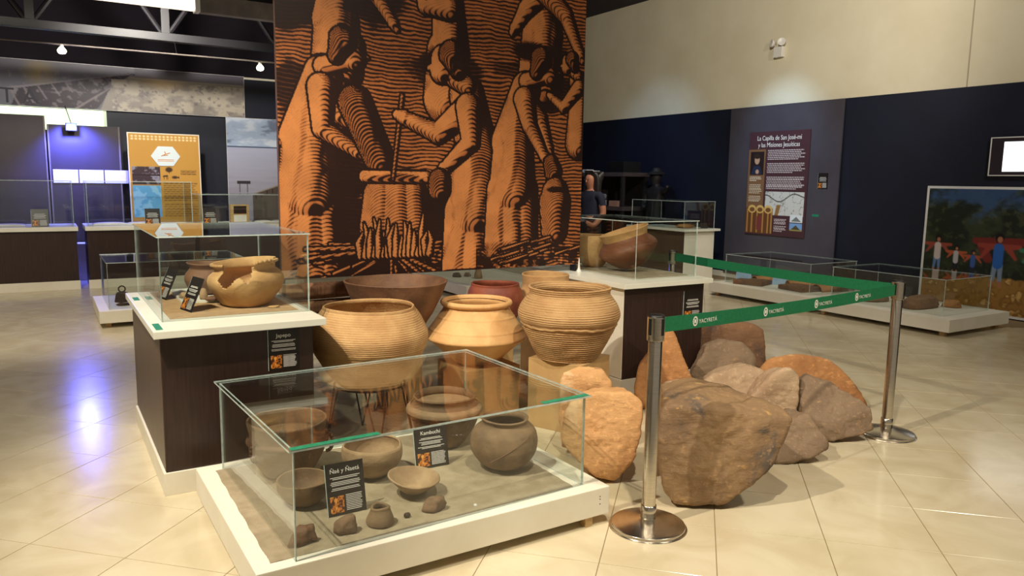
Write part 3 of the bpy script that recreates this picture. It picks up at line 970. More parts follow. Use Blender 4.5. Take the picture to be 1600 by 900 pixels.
# vessels behind
def plain_block(label, cx, cy, w, h, d=None):
    return block(label, cx, cy, 0, w, d or w, h)
plain_block('low support block under the large conical bowl', 1.93, 4.55, .24, .46, .2)
pot('clay_bowl', 'large brown conical bowl half hidden behind the two left pots', [(.004, 0), (.1, .002), (.16, .07), (.238, .2), (.298, .32), (.326, .385), (.33, .395)], .013, M['clay_brown'], (1.895, 4.51, .461), seed=51, cat='bowl')
plain_block('support block under the red pot below the mural', 2.75, 4.72, .2, .46)
pot('clay_pot', 'dark red clay pot with a wide mouth just below the mural', [(.004, 0), (.1, .002), (.16, .08), (.19, .18), (.195, .23), (.186, .27), (.172, .3), (.172, .315)], .012, M['clay_red'], (2.705, 4.645, .461), seed=53)
plain_block('support block under the straight-necked pot at the back', 3.12, 4.64, .24, .42)
pot('clay_pot', 'tan clay pot with a tall straight neck behind the ridged pot', [(.004, 0), (.1, .002), (.15, .07), (.2, .17), (.206, .21), (.192, .275), (.172, .32), (.17, .36), (.174, .405)], .011, M['clay_tan'], (3.12, 4.62, .421), seed=55)
lt = thing('log_bench', 'low dark timber bench behind the Japepo cabinet and mural', 'bench', (1.60, 5.36, 0))
box('seat', -.36, .36, -.16, .16, .48, .52, M['dark_wood'], lt)
for sx in (-.3, .3):
    for sy in (-.12, .12):
        box('leg', sx - .03, sx + .03, sy - .03, sy + .03, 0, .48, M['dark_wood'], lt)
for k, z in enumerate((.583, .706)):
    o = lathe('log', dense([(.0005, 0), (.054, .002), (.058, .02), (.058, .3), (.056, .6), (.052, .64), (.0005, .642)], 42), M['log'], None, 40,
              lambda R, Z, T: (R + .003 * np.sin(T * 7 + Z * 9), Z), (1.24, 5.30, z), (0, math.pi / 2, 0))
    tag(o, ('lower' if k == 0 else 'upper') + ' of two thick dry logs stacked behind the left pot', 'log')

# ------------------------------------------------------------------ boulders
ROCKS = [
    ('R1', [(2.380,2.550,0.464), (2.413,2.507,0.495), (2.474,2.634,0.500), (2.693,2.593,0.522), (2.838,2.481,0.495), (2.938,2.325,0.449), (2.929,2.261,0.415), (2.841,2.245,0.258), (2.773,2.262,0.172), (2.619,2.345,0.028), (2.425,2.476,0.007), (2.388,2.522,0.070), (2.364,2.537,0.317), (2.606,2.819,0.431), (2.632,2.784,0.460), (2.681,2.885,0.465), (2.856,2.853,0.485), (2.972,2.763,0.461), (3.053,2.638,0.417), (3.045,2.587,0.386), (2.974,2.574,0.240), (2.921,2.588,0.160), (2.797,2.654,0.000), (2.642,2.759,0.000), (2.612,2.796,0.065), (2.593,2.808,0.295)]),
    ('R2', [(2.198,3.001,0.409), (2.304,2.947,0.457), (2.467,2.871,0.458), (2.513,2.819,0.405), (2.487,2.788,0.302), (2.444,2.791,0.119), (2.382,2.829,0.004), (2.279,2.869,0.037), (2.188,2.948,0.138), (2.155,3.015,0.205), (2.170,3.029,0.316), (2.338,3.168,0.380), (2.423,3.126,0.425), (2.553,3.064,0.426), (2.590,3.023,0.376), (2.570,2.998,0.280), (2.535,3.000,0.111), (2.486,3.031,0.000), (2.403,3.063,0.000), (2.331,3.126,0.128), (2.304,3.180,0.191), (2.316,3.191,0.293)]),
    ('R3', [(2.345,3.323,0.387), (2.376,3.328,0.464), (2.468,3.307,0.494), (2.573,3.242,0.482), (2.607,3.187,0.433), (2.614,3.159,0.265), (2.585,3.177,0.027), (2.374,3.306,0.024), (2.443,3.420,0.360), (2.467,3.424,0.432), (2.541,3.407,0.460), (2.625,3.355,0.448), (2.652,3.311,0.402), (2.658,3.289,0.247), (2.634,3.303,0.000), (2.465,3.406,0.000)]),
    ('R4', [(3.288,3.789,0.129), (3.325,3.790,0.290), (3.418,3.768,0.402), (3.514,3.744,0.528), (3.558,3.729,0.531), (3.602,3.655,0.340), (3.646,3.593,0.165), (3.617,3.588,0.003), (3.300,3.770,0.000), (3.366,3.885,0.120), (3.400,3.886,0.270), (3.485,3.866,0.374), (3.574,3.844,0.491), (3.614,3.831,0.494), (3.655,3.762,0.316), (3.695,3.705,0.153), (3.668,3.700,0.000), (3.377,3.868,0.000)]),
    ('R5', [(4.276,4.217,0.392), (4.382,4.222,0.423), (4.697,4.052,0.419), (4.748,3.986,0.375), (4.757,3.945,0.153), (4.718,3.946,0.029), (4.288,4.189,0.000), (4.447,4.466,0.365), (4.548,4.471,0.393), (4.847,4.310,0.390), (4.895,4.246,0.349), (4.904,4.208,0.142), (4.866,4.208,0.000), (4.458,4.439,0.000)]),
    ('R6', [(3.943,3.934,0.111), (4.004,3.920,0.231), (4.096,3.934,0.323), (4.225,3.903,0.360), (4.323,3.819,0.347), (4.384,3.735,0.262), (4.364,3.700,0.176), (4.230,3.759,0.001), (3.963,3.908,0.000), (4.093,4.087,0.103), (4.142,4.076,0.215), (4.216,4.087,0.301), (4.318,4.062,0.335), (4.397,3.995,0.323), (4.445,3.928,0.243), (4.430,3.900,0.163), (4.323,3.947,0.000), (4.109,4.066,0.000)]),
    ('R7', [(3.700,3.565,0.186), (3.793,3.555,0.239), (4.052,3.490,0.276), (4.122,3.424,0.260), (4.129,3.373,0.217), (3.995,3.385,0.117), (3.871,3.437,0.085), (3.721,3.553,0.121), (3.738,3.532,0.000), (4.001,3.381,0.002), (3.847,3.717,0.173), (3.921,3.709,0.222), (4.128,3.657,0.257), (4.185,3.603,0.242), (4.190,3.562,0.202), (4.083,3.572,0.109), (3.984,3.614,0.079), (3.864,3.706,0.112), (3.877,3.690,0.000), (4.087,3.569,0.000)]),
    ('R8', [(3.566,3.077,0.228), (3.634,3.059,0.303), (3.689,3.002,0.388), (3.745,2.956,0.420), (3.793,2.914,0.396), (3.809,2.893,0.320), (3.805,2.895,0.221), (3.777,2.913,0.137), (3.691,2.964,0.000), (3.791,2.904,0.002), (3.589,3.051,0.071), (3.680,3.191,0.212), (3.734,3.177,0.282), (3.778,3.131,0.361), (3.823,3.094,0.390), (3.862,3.061,0.368), (3.874,3.044,0.298), (3.871,3.046,0.206), (3.848,3.060,0.128), (3.780,3.101,0.000), (3.860,3.053,0.000), (3.698,3.171,0.066)]),
    ('R9', [(3.859,2.953,0.299), (3.925,2.936,0.359), (4.020,2.831,0.308), (4.101,2.687,0.233), (4.110,2.635,0.187), (4.107,2.590,0.075), (4.039,2.608,0.049), (3.851,2.700,0.006), (3.843,2.728,0.104), (3.812,2.865,0.169), (3.804,2.870,0.030), (3.971,3.069,0.278), (4.025,3.055,0.334), (4.100,2.971,0.286), (4.166,2.856,0.217), (4.173,2.814,0.174), (4.170,2.778,0.070), (4.116,2.793,0.046), (3.965,2.866,0.000), (3.959,2.889,0.097), (3.934,2.998,0.157), (3.927,3.002,0.000)]),
    ('R10', [(4.106,3.437,0.264), (4.158,3.405,0.331), (4.267,3.338,0.364), (4.434,3.236,0.354), (4.541,3.159,0.283), (4.643,3.073,0.148), (4.702,3.001,0.015), (4.681,3.014,0.001), (4.107,3.366,0.035), (4.153,3.501,0.245), (4.204,3.470,0.308), (4.311,3.404,0.339), (4.475,3.304,0.329), (4.580,3.228,0.263), (4.680,3.144,0.137), (4.738,3.074,0.000), (4.717,3.087,0.000), (4.154,3.432,0.000)]),
    ('R11', [(3.314,2.673,0.077), (3.413,2.682,0.204), (3.505,2.673,0.243), (3.539,2.629,0.243), (3.570,2.551,0.173), (3.580,2.510,0.119), (3.559,2.499,0.075), (3.416,2.563,0.008), (3.277,2.631,-0.000), (3.449,2.829,0.072), (3.528,2.837,0.189), (3.601,2.829,0.226), (3.628,2.794,0.226), (3.653,2.732,0.161), (3.661,2.699,0.110), (3.644,2.690,0.070), (3.530,2.742,0.000), (3.419,2.796,0.000)]),
    ('R12', [(3.334,3.600,0.186), (3.400,3.583,0.220), (3.509,3.551,0.227), (3.553,3.501,0.195), (3.513,3.490,0.130), (3.447,3.530,0.000), (3.344,3.587,0.000), (3.408,3.675,0.173), (3.460,3.661,0.205), (3.548,3.636,0.211), (3.583,3.596,0.181), (3.551,3.587,0.121), (3.499,3.619,0.000), (3.416,3.664,0.000)]),
]
RINFO = {
 'R1': ('large brown flat-topped boulder right behind the nearest barrier post', 'rock_brown', 6, 60, .016),
 'R2': ('pale orange stone slab leaning against the nearest glass case', 'rock_orange', 6, 44, .010),
 'R3': ('rounded orange stone in front of the cube with the ridged pot', 'rock_orange', 5, 30, .014),
 'R4': ('upright pointed orange slab behind the nearest barrier post', 'rock_rust', 5, 60, .007),
 'R5': ('squared brown stone block at the back of the boulder pile', 'rock_dark', 5, 60, .010),
 'R6': ('dark grey angular stone in front of the squared block', 'rock_grey', 5, 40, .016),
 'R7': ('flat-topped pale grey stone in the middle of the boulder pile', 'rock_tan', 5, 40, .014),
 'R8': ('egg-shaped pinkish stone standing upright in the pile', 'rock_tan', 5, 14, .010),
 'R9': ('large grey wedge-shaped boulder beside the right barrier post', 'rock_grey', 6, 50, .016),
 'R10': ('thin rust-coloured slab with a curved top behind the grey wedge', 'rock_rust', 5, 60, .008),
 'R11': ('small grey stone at the foot of the big brown boulder', 'rock_grey', 5, 40, .014),
 'R12': ('small pale stone wedged behind the big brown boulder', 'rock_tan', 5, 30, .010),
}
for i, (rn, pts) in enumerate(ROCKS):
    lb, mt, sub, pw, na = RINFO[rn]
    lump('boulder', lb, 'rock', pts, M[mt], sub, pw, na, 5.0, i + 1, fine=.004, chips=0 if rn == 'R1' else 6)['group'] = 'boulders behind the barrier'

# ------------------------------------------------------------------ barrier posts and belts
def stanchion(label, x, y, ang):
    r = thing('barrier_post', label, 'barrier post', (x, y, 0), ang, 'steel barrier posts')
    lathe('base', dense([(.0005, .0), (.158, 0), (.162, .004), (.162, .012), (.155, .018), (.1, .03), (.05, .038), (.034, .042)], 48), M['steel'], r, 72)
    lathe('pole', [(.030, .036), (.030, .84), (.029, .842)], M['steel'], r, 40)
    lathe('foot_collar', [(.031, .04), (.034, .042), (.034, .1), (.031, .102)], M['steel'], r, 40)
    h = lathe('head', dense([(.0305, .836), (.036, .838), (.0375, .845), (.0375, .93), (.0365, .938)], 30), M['steel'], r, 40)
    lathe('cap', [(.0365, .938), (.036, .944), (.03, .948), (.0005, .949)], M['black'], h, 40)
    for k in range(4):
        a = k * math.pi / 2
        bm = bmesh.new()
        bm_box(bm, .0355, .0395, -.007, .007, .862, .932)
        bmesh.ops.rotate(bm, verts=bm.verts, cent=(0, 0, 0), matrix=Matrix.Rotation(a, 3, 'Z'))
        bm_obj('belt_slot', bm, M['black'], h)
    return r
P1, P2, P3 = (2.193, 2.403), (4.317, 2.646), (4.44, 4.70)
a12 = math.atan2(P2[1] - P1[1], P2[0] - P1[0])
stanchion('nearest polished steel barrier post, beside the big brown boulder', *P1, a12)
stanchion('right polished steel barrier post, where the two green belts meet', *P2, a12)
stanchion('far steel barrier post behind the right cabinet, only its head showing', *P3, a12)
def belt(label, p, q, z0, z1, hh, marks, side):
    p, q = Vector((*p, 0)), Vector((*q, 0))
    d = (q - p)
    ln = d.length
    a = math.atan2(d.y, d.x)
    r = thing('barrier_belt', label, 'belt', (p.x, p.y, 0), a, 'green barrier belts')
    n = 24
    bm = bmesh.new()
    rows = []
    for i in range(n + 1):
        t = i / n
        x = .04 + (ln - .08) * t
        zc = z0 + (z1 - z0) * t - .012 * math.sin(math.pi * t)
        rows.append([bm.verts.new((x, yy, zc + s_ * hh / 2)) for yy in (-.0011, .0011) for s_ in (-1, 1)])
    for i in range(n):
        A_, B_ = rows[i], rows[i + 1]
        for c in ((0, 1), (1, 3), (3, 2), (2, 0)):
            bm.faces.new((A_[c[0]], A_[c[1]], B_[c[1]], B_[c[0]]))
    bm.faces.new(rows[0])
    bm.faces.new(rows[-1][::-1])
    b = bm_obj('webbing', bm, M['belt'], r)
    for t in marks:
        x = .04 + (ln - .08) * t
        zc = z0 + (z1 - z0) * t - .012 * math.sin(math.pi * t)
        yy = -.0016 if side < 0 else .0016
        rz = 0 if side < 0 else math.pi
        sg = 1 if side < 0 else -1
        bm = bmesh.new()
        for k in range(14):
            a0 = 2 * math.pi * k / 14
            ro = .019
            bm_box(bm, x - sg * .07 + ro * .72 * math.cos(a0) - .0035, x - sg * .07 + ro * .72 * math.cos(a0) + .0035, yy - .0002, yy + .0002, zc + ro * math.sin(a0) - .0035, zc + ro * math.sin(a0) + .0035)
        bm_box(bm, x - sg * .07 - .006, x - sg * .07 + .006, yy - .0002, yy + .0002, zc - .008, zc + .008)
        bm_obj('printed_emblem', bm, M['ink'], b)
        text('printed_name', 'YACYRET\u00c1', .026, M['ink'], b, (x + sg * .02, yy, zc - .004), (math.pi / 2, 0, rz), extrude=.0001)
    return r
belt('green printed belt between the nearest and the right barrier posts', P1, P2, .898, .892, .066, (.14, .40, .62, .82), -1)
belt('green printed belt running back from the right post to the far post', P3, P2, .895, .892, .066, (.28, .56, .8), 1)

# ------------------------------------------------------------------ hanging mural: a generic wood-cut of people, pots and a cooking fire
MW, MZ0, MZ1, MY = 2.335, .853, 3.25, 4.86
def mural_pic():
    """generic engraving: cloaked villagers, cooking pot, fire, jar; ink lines swell with the shade"""
    H_ = MZ1 - MZ0
    p = Pic(520, 540, (0, 0, 0), H_ / MW)
    k = p.asp
    X, Y = p.u, p.v * k                       # same unit both ways
    n1, n3 = p.noise(6, 6, 1), p.noise(14, 16, 4, 5)
    n4 = p.noise(60, 60, 8, 2)
    tone = .50 + .22 * (n1 - .5) + .25 * (n3 - .5)
    phase = Y * 560 + n1 * 22 + n3 * 7         # ground: level lines
    def mass(cx, cy, rx, ry, t=.04, rot=0.):
        nonlocal tone
        cy *= k
        ry *= k
        c, s_ = math.cos(rot), math.sin(rot)
        d = np.hypot(((X - cx) * c + (Y - cy) * s_) / rx, (-(X - cx) * s_ + (Y - cy) * c) / ry) + (n3 - .5) * .8
        w_ = np.clip((1 - d) * 4, 0, 1)
        tone = tone * (1 - w_) + t * w_
    def form(caps, lite=.98, amb=.42, folds=0.0):
        """caps: tapered rounds (x0, y0, r0, x1, y1, r1); shaded as one swelling body, lit from upper left"""
        nonlocal tone, phase
        Hh = np.zeros_like(X)
        edge = np.full_like(X, 9.)
        for (x0, y0, r0, x1, y1, r1) in caps:
            ax, ay, bx, by = x0, y0 * k, x1, y1 * k
            dx, dy = bx - ax, by - ay
            h = np.clip(((X - ax) * dx + (Y - ay) * dy) / (dx * dx + dy * dy + 1e-9), 0, 1)
            r = r0 + (r1 - r0) * h
            d = np.hypot(X - ax - h * dx, Y - ay - h * dy)
            Hh = np.maximum(Hh, np.sqrt(np.maximum(0, r * r - d * d)))
            edge = np.minimum(edge, d - r)
        Hs = Hh.copy()
        for _ in range(4):
            Hs = (Hs + np.roll(Hs, 1, 0) + np.roll(Hs, -1, 0) + np.roll(Hs, 1, 1) + np.roll(Hs, -1, 1)) / 5
        gy, gx = np.gradient(Hs, k / p.ny, 1.0 / p.nx)
        nz = 1 / np.sqrt(1 + gx * gx + gy * gy)
        sh = np.clip((.62 * gx * 1 + .30 * gy + .72) * nz, 0, 1.2)
        if folds:
            sh = sh - folds * np.clip(np.sin(X * 95 + n1 * 9 + Y * 14) - .2, 0, 1)
        t = np.clip(amb + (sh - .42) * 1.5, .02, lite) + .12 * (n3 - .5)
        ins = edge < 0
        tone = np.where(ins, t, tone)
        phase = np.where(ins, (X * .35 + Y) * 560 + Hs * 900, phase)
        tone = np.where((edge > -.0018) & (edge < .0045), .0, tone)
    def person(x, y, s_, face, arm=None, arm2=None, bend=.0, long=True):
        """cloaked person; x,y = neck, s_ = size, face = +1 looks right"""
        hx, hy = x + face * (.045 + bend * .5) * s_, y - (.055 - bend * .3) * s_
        kx = x - face * bend * .8 * s_
        body = [(x, y + .02 * s_, .048 * s_, kx - face * .01 * s_, y + .17 * s_, .062 * s_), (kx, y + .17 * s_, .066 * s_, kx, y + .30 * s_, .078 * s_)]
        if long:
            body += [(kx - .03 * s_, y + .30 * s_, .055 * s_, kx - .045 * s_, y + .50 * s_, .05 * s_), (kx + .03 * s_, y + .30 * s_, .055 * s_, kx + .04 * s_, y + .50 * s_, .05 * s_),
                     (kx, y + .30 * s_, .06 * s_, kx, y + .49 * s_, .06 * s_)]
        form(body, .96, .44, .30)
        if long:
            for q in (-1, 1):
                form([(kx + q * .035 * s_, y + .52 * s_, .024 * s_, kx + q * .04 * s_, y + .60 * s_, .017 * s_), (kx + q * .04 * s_, y + .605 * s_, .015 * s_, kx + q * .04 * s_ + face * .035 * s_, y + .612 * s_, .010 * s_)])
        form([(x, y, .024 * s_, hx, hy + .02 * s_, .022 * s_), (hx, hy - .008 * s_, .038 * s_, hx + face * .008 * s_, hy + .016 * s_, .032 * s_), (hx + face * .036 * s_, hy + .008 * s_, .007 * s_, hx + face * .043 * s_, hy + .012 * s_, .006 * s_)])
        form([(hx - face * .020 * s_, hy - .022 * s_, .036 * s_, hx - face * .036 * s_, hy + .012 * s_, .022 * s_)], .5, .12, .3)
        for a in (arm, arm2):
            if a:
                (ex, ey), (wx, wy) = a
                form([(x - face * .005 * s_, y + .05 * s_, .036 * s_, ex, ey, .026 * s_), (ex, ey, .025 * s_, wx, wy, .016 * s_), (wx, wy, .018 * s_, wx + (wx - ex) * .18, wy + (wy - ey) * .18, .012 * s_)])
    # shaded ground and foliage
    mass(.06, .27, .16, .10); mass(.28, .24, .14, .09); mass(.50, .42, .14, .06, .12); mass(.90, .47, .14, .07, .10)
    mass(.74, .40, .12, .03, .2); mass(.03, .50, .06, .10, .12)
    # people at the back, seated and standing
    person(.18, .16, .95, 1, ((.28, .24), (.33, .31)), None, .02, False)
    person(.50, .20, 1.0, -1, ((.43, .25), (.40, .16)), None, .0, False)
    person(.83, .10, 1.1, -1, ((.77, .22), (.73, .28)), ((.92, .22), (.98, .33)), .0, False)
    mass(.50, .40, .10, .05, .06); mass(.83, .345, .12, .035, .06)
    person(.975, .40, .7, -1, ((.92, .50), (.87, .47)), None, .02, False)
    # big dark shadows round the fire
    mass(.16, .70, .10, .16); mass(.20, .86, .12, .10); mass(.47, .86, .10, .10); mass(.30, .95, .30, .075, .02); mass(.70, .975, .40, .03, .05); mass(.62, .66, .04, .2, .15)
    # left villager tipping a basket
    person(.125, .44, 1.12, 1, ((.17, .56), (.235, .60)), ((.12, .60), (.22, .66)), .05)
    form([(.215, .53, .05, .285, .68, .045)], .34, .10, .2)
    # pot over the fire
    form([(.285, .778, .050, .280, .868, .058), (.335, .778, .056, .335, .872, .066), (.385, .778, .050, .390, .868, .058)], .80, .30)
    form([(.24, .725, .018, .43, .725, .018)], .95, .55)
    mass(.335, .727, .085, .012, .30)
    g = np.random.default_rng(5)
    for i in range(44):
        a = -.25 + 3.65 * g.random()
        r0, r1 = .05 + .05 * g.random(), .16 + .13 * g.random()
        form([(.32 + r0 * math.cos(a), .925 + r0 * .40 * math.sin(a), .007, .32 + r1 * math.cos(a), .925 + r1 * .33 * math.sin(a), .005)], .75, .32)
    for i in range(17):
        x_ = .225 + .0135 * i + .006 * g.random()
        hg = .05 + .07 * g.random()
        sw = .018 * (g.random() - .5)
        form([(x_, .945, .012, x_ + sw, .945 - hg * .55, .009), (x_ + sw, .945 - hg * .55, .009, x_ - sw * .6, .945 - hg, .002)], .95, .50)
    # villager stirring, villager filling the jar
    form([(.355, .50, .006, .325, .73, .005)], .7, .3)
    person(.565, .46, 1.22, -1, ((.47, .60), (.36, .56)), ((.58, .62), (.49, .70)), .03)
    form([(.475, .735, .036, .475, .76, .036)], .4, .12)
    person(.775, .43, 1.1, 1, ((.83, .54), (.865, .63)), ((.79, .56), (.85, .655)), .05)
    form([(.875, .675, .028, .885, .70, .034)], .45, .12)
    form([(.895, .77, .052, .895, .80, .060), (.895, .80, .062, .895, .885, .052)], .72, .26)
    mass(.895, .757, .042, .012, .03)
    # litter and kindling at the right
    w_ = np.clip((p.v - .915) * 30, 0, 1) * (p.u > .60)
    tone = tone * (1 - w_) + w_ * np.clip(.1 + 2.2 * (n4 - .45), .03, .8)
    for i in range(12):
        a = .64 + .28 * g.random()
        b = .985 - .06 * g.random()
        form([(a, b, .005, a + .10, b - .022, .004)], .8, .4)
    tone = np.clip(tone, 0, 1)
    ink = .5 + .5 * np.sin(phase)
    ink = ink + .35 * (n4 - .5)
    bright = np.clip((tone * 1.12 - ink) * 3.0 + .5, 0, 1)
    bright = np.maximum(bright, np.clip((tone - .72) * 3.2, 0, 1))
    bright *= np.clip(tone * 3.2, 0, 1)
    dark = np.array((34, 15, 9.))
    org = np.array((162, 94, 49.))
    lite = np.array((196, 126, 71.))
    body = org + (lite - org) * np.clip((tone - .5) * 2.2, 0, 1)[..., None]
    p.c = dark + (body - dark) * bright[..., None]
    p.c *= (.90 + .2 * n3)[..., None]
    return p
mu = thing('mural_panel', 'tall hanging panel with an orange-brown woodcut scene behind the pots', 'mural', (0, MY, 0))
MXC = (1.265 + 3.60) / 2
box('panel', MXC - MW / 2, MXC + MW / 2, 0, .03, MZ0, MZ1, mat('panel_core', (96, 70, 52), None), mu, bevel=.001)
mural_pic().build('woodcut_print', MW - .004, MZ1 - MZ0 - .004, M['print'], mu, (MXC, -.0012, MZ0 + .002))
box('foot', 3.545, 3.565, -.01, .05, .8005, MZ0, M['black'], mu, bevel=.001)
box('foot', 1.27, 1.29, 0.0, .03, 0, MZ0, M['black'], mu, bevel=.001)
for x in (1.5, 3.4):
    tube('hanging_cable', (x, .015, MZ1 - .01), (x, .015, 4.72), .003, M['wire'], mu, 8)

# ------------------------------------------------------------------ right wall displays
RW = -math.pi / 2
gb = thing('display_board', 'tall blue-grey board on the navy wall behind the poster', 'board', (X1 - .03, 7.76, 0), RW)
box('panel', -1.01, 1.01, -.025, 0, .095, 2.675, M['greyboard'], gb, bevel=.002)
def poster():
    w_, h_ = 1.10, 1.555
    r = thing('poster', 'maroon poster about La Capilla de San Jos\u00e9-m\u00ed on the grey board', 'poster', (X1 - .057, 7.795, .733), RW)
    box('panel', -w_ / 2, w_ / 2, -.012, 0, 0, h_, M['maroon'], r, bevel=.001)
    p = Pic(170, 240, (74, 44, 49), h_ / w_)
    p.rect(0, .17, .29, .985, (128, 92, 62))
    p.rect(.03, .19, .27, .415, (38, 26, 26))
    p.ell(.15, .27, .045, .045, (186, 148, 122))
    p.ell(.15, .235, .055, .025, (52, 36, 30))
    p.poly([(.05, .41), (.1, .33), (.2, .33), (.25, .41)], (40, 48, 72))
    p.ell(.16, .385, .03, .022, (196, 150, 120))
    ink = (206, 192, 188)
    p.lines(.33, .175, .96, .275, 6, ink, 1)
    p.lines(.33, .30, .96, .40, 6, ink, 2)
    p.lines(.33, .43, .96, .555, 7, ink, 3)
    p.lines(.03, .43, .26, .48, 3, (226, 214, 190), 4)
    p.lines(.03, .505, .26, .60, 6, (212, 196, 170), 5)
    p.lines(.03, .62, .26, .68, 4, (212, 196, 170), 6)
    p.rect(.33, .575, .97, .80, (206, 204, 196))
    n = p.noise(8, 10, 9)
    mp = (p.u > .33) & (p.u < .97) & (p.v > .575) & (p.v < .80)
    p.blend(mp * (abs(n - .5) < .018), (150, 148, 140))
    riv = abs(p.v - (.64 + .03 * np.sin(p.u * 14) + .04 * (p.u > .7) * (.7 - p.u) * 4)) < .006
    p.blend(mp * riv, (92, 84, 80))
    p.poly([(.50, .80), (.53, .70), (.60, .70), (.56, .80)], (150, 110, 62))
    # gilded altarpiece, cut out along the bottom left
    alt = (176, 128, 66)
    p.rect(0, .74, .47, .985, (104, 64, 36))
    for a in (.02, .10, .19, .29, .38, .44):
        p.rect(a, .75, a + .025, .98, alt)
    for a in (.10, .24, .38):
        p.ell(a + .01, .75, .07, .04, (220, 180, 104))
        p.ell(a + .01, .755, .045, .022, (120, 80, 44))
    p.rect(.20, .82, .29, .95, (122, 58, 52))
    p.lines(.50, .83, .72, .89, 4, ink, 7)
    p.lines(.50, .90, .72, .96, 4, ink, 8)
    p.rect(.76, .79, .96, .86, (222, 226, 226))
    p.poly([(.78, .85), (.86, .805), (.94, .85)], (120, 124, 122))
    p.rect(.76, .87, .96, .94, (120, 160, 206))
    p.poly([(.78, .93), (.86, .885), (.94, .93)], (84, 74, 52))
    p.rect(.76, .925, .96, .94, (150, 140, 74))
    p.build('printed_face', w_ - .002, h_ - .002, M['print_matt'], r, (0, -.0128, .001))
    text('title', 'La Capilla de San Jos\u00e9-m\u00ed', .098, M['ink'], r, (0, -.0135, h_ * .935), sx=.82)
    text('title', 'y las Misiones Jesu\u00edticas', .098, M['ink'], r, (0, -.0135, h_ * .87), sx=.82)
poster()
info_card('caption_sign', 'small black caption sign on the grey board, right of the maroon poster', .16, .22, '', .02, (X1 - .060, 7.0, 1.45), (0, 0, RW))
gs = box('green_sticker', -.055, .055, -.002, 0, -.018, .018, M['tape'], None, 0, (X1 - .0558, 7.085, 1.07), (0, 0, RW))
tag(gs, 'little green sticker on the grey board below the caption sign', 'sticker')
def kids_photo():
    w_, h_ = 2.6, 1.5
    r = thing('framed_photo', 'big framed photo of children running through dry grass, on the right wall', 'photo', (X1 - .008, 5.505 - w_ / 2, .012), RW)
    box('panel', -w_ / 2, w_ / 2, -.02, 0, 0, h_, M['frame_white'], r, bevel=.001)
    p = Pic(300, 190, (30, 38, 26), h_ / w_)
    n = p.noise(9, 7, 3, 5)
    n2 = p.noise(40, 26, 4, 3)
    p.blend(np.clip((n - .5) * 6, 0, 1) * .7, (66, 74, 48))
    p.blend(np.clip((n2 - .6) * 8, 0, 1) * .5, (92, 92, 62))
    p.blend(np.clip((.16 - p.v + (n - .5) * .5) * 8, 0, .8), (58, 88, 140))
    p.blend(np.clip((p.v - .70 + (n2 - .5) * .03) * 60, 0, 1), (160, 118, 58))
    p.blend(np.clip((p.v - .70) * 60, 0, 1) * np.clip((n2 - .45) * 4, 0, 1), (120, 84, 40))
    p.blend(np.clip((p.v - .70) * 60, 0, 1) * np.clip((n2 - .62) * 8, 0, 1), (206, 166, 96))
    sk, hr = (176, 112, 82), (22, 14, 14)
    def kid(u, v, s_, top, leg, shawl, bare=False):
        k = s_
        for sgn in (-1, 1):
            p.cap(u, v + .0 * k, .018 * k, u + sgn * .10 * k, v - .01 * k, .012 * k, shawl)
            p.cap(u + sgn * .05 * k, v + .01, .016 * k, u + sgn * .085 * k, v + .10 * k, .008 * k, shawl)
        p.cap(u - .012 * k, v + .17 * k, .014 * k, u - .022 * k, v + .33 * k, .010 * k, leg)
        p.cap(u + .014 * k, v + .17 * k, .014 * k, u + .018 * k, v + .33 * k, .010 * k, leg)
        p.cap(u - .022 * k, v + .33 * k, .008 * k, u - .026 * k, v + .37 * k, .008 * k, sk)
        p.cap(u + .018 * k, v + .33 * k, .008 * k, u + .020 * k, v + .37 * k, .008 * k, sk)
        p.cap(u, v + .01 * k, .026 * k, u, v + .16 * k, .026 * k, top)
        p.ell(u, v - .085 * k, .022 * k, .046 * k, hr)
        p.ell(u + .002, v - .07 * k, .014 * k, .030 * k, sk)
    kid(.065, .475, .62, (206, 190, 186), (96, 128, 172), (150, 70, 56))
    kid(.155, .53, .46, (186, 182, 186), (34, 32, 46), (182, 88, 52))
    kid(.235, .555, .44, (62, 92, 160), (40, 40, 60), (172, 84, 52))
    p.cap(.24, .42, .016, .45, .41, .018, (118, 42, 34))
    p.cap(.27, .46, .020, .30, .56, .02, (118, 42, 34))
    kid(.345, .46, .86, (44, 98, 176), (124, 142, 166), (150, 62, 48))
    kid(.52, .48, .8, (170, 60, 60), (60, 70, 110), (60, 120, 90))
    kid(.70, .50, .7, (210, 200, 190), (50, 60, 90), (170, 90, 60))
    p.build('photograph', w_ - .06, h_ - .06, M['print'], r, (0.0, -.0208, .03))
kids_photo()
tvr = thing('television', 'wall screen glowing white in a slim frame, cut by the right picture edge', 'television', (X1 - .008, 4.79 - .62, 1.635), RW)
box('bezel', -.62, .62, -.05, 0, 0, .44, M['board'], tvr, bevel=.004)
for (a, b, c, d) in ((-.62, .62, 0, .012), (-.62, .62, .428, .44), (-.62, -.608, .012, .428), (.608, .62, .012, .428)):
    box('frame_bar', a, b, -.056, -.0505, c, d, M['frame_white'], tvr, bevel=.001)
box('lit_screen', -.47, .47, -.053, -.0508, .05, .385, M['screen'], tvr, bevel=0)
em = thing('emergency_light', 'white twin-lamp emergency light high on the cream wall', 'emergency light', (X1 - .001, 7.92, 3.36), RW)
box('body', -.075, .075, -.07, 0, 0, .15, M['lamp_body'], em, bevel=.008)
for s_ in (-1, 1):
    l = lathe('lamp_head', dense([(.0005, 0), (.03, .003), (.05, .03), (.056, .06), (.05, .064), (.0005, .05)], 30), M['lamp_body'], em, 28, None, (s_ * .065 - .02, -.03, .20), (math.radians(78), 0, s_ * .5))
    tube('bracket', (s_ * .05 - .02, -.03, .145), (s_ * .065 - .02, -.035, .20), .008, M['lamp_body'], em, 8)

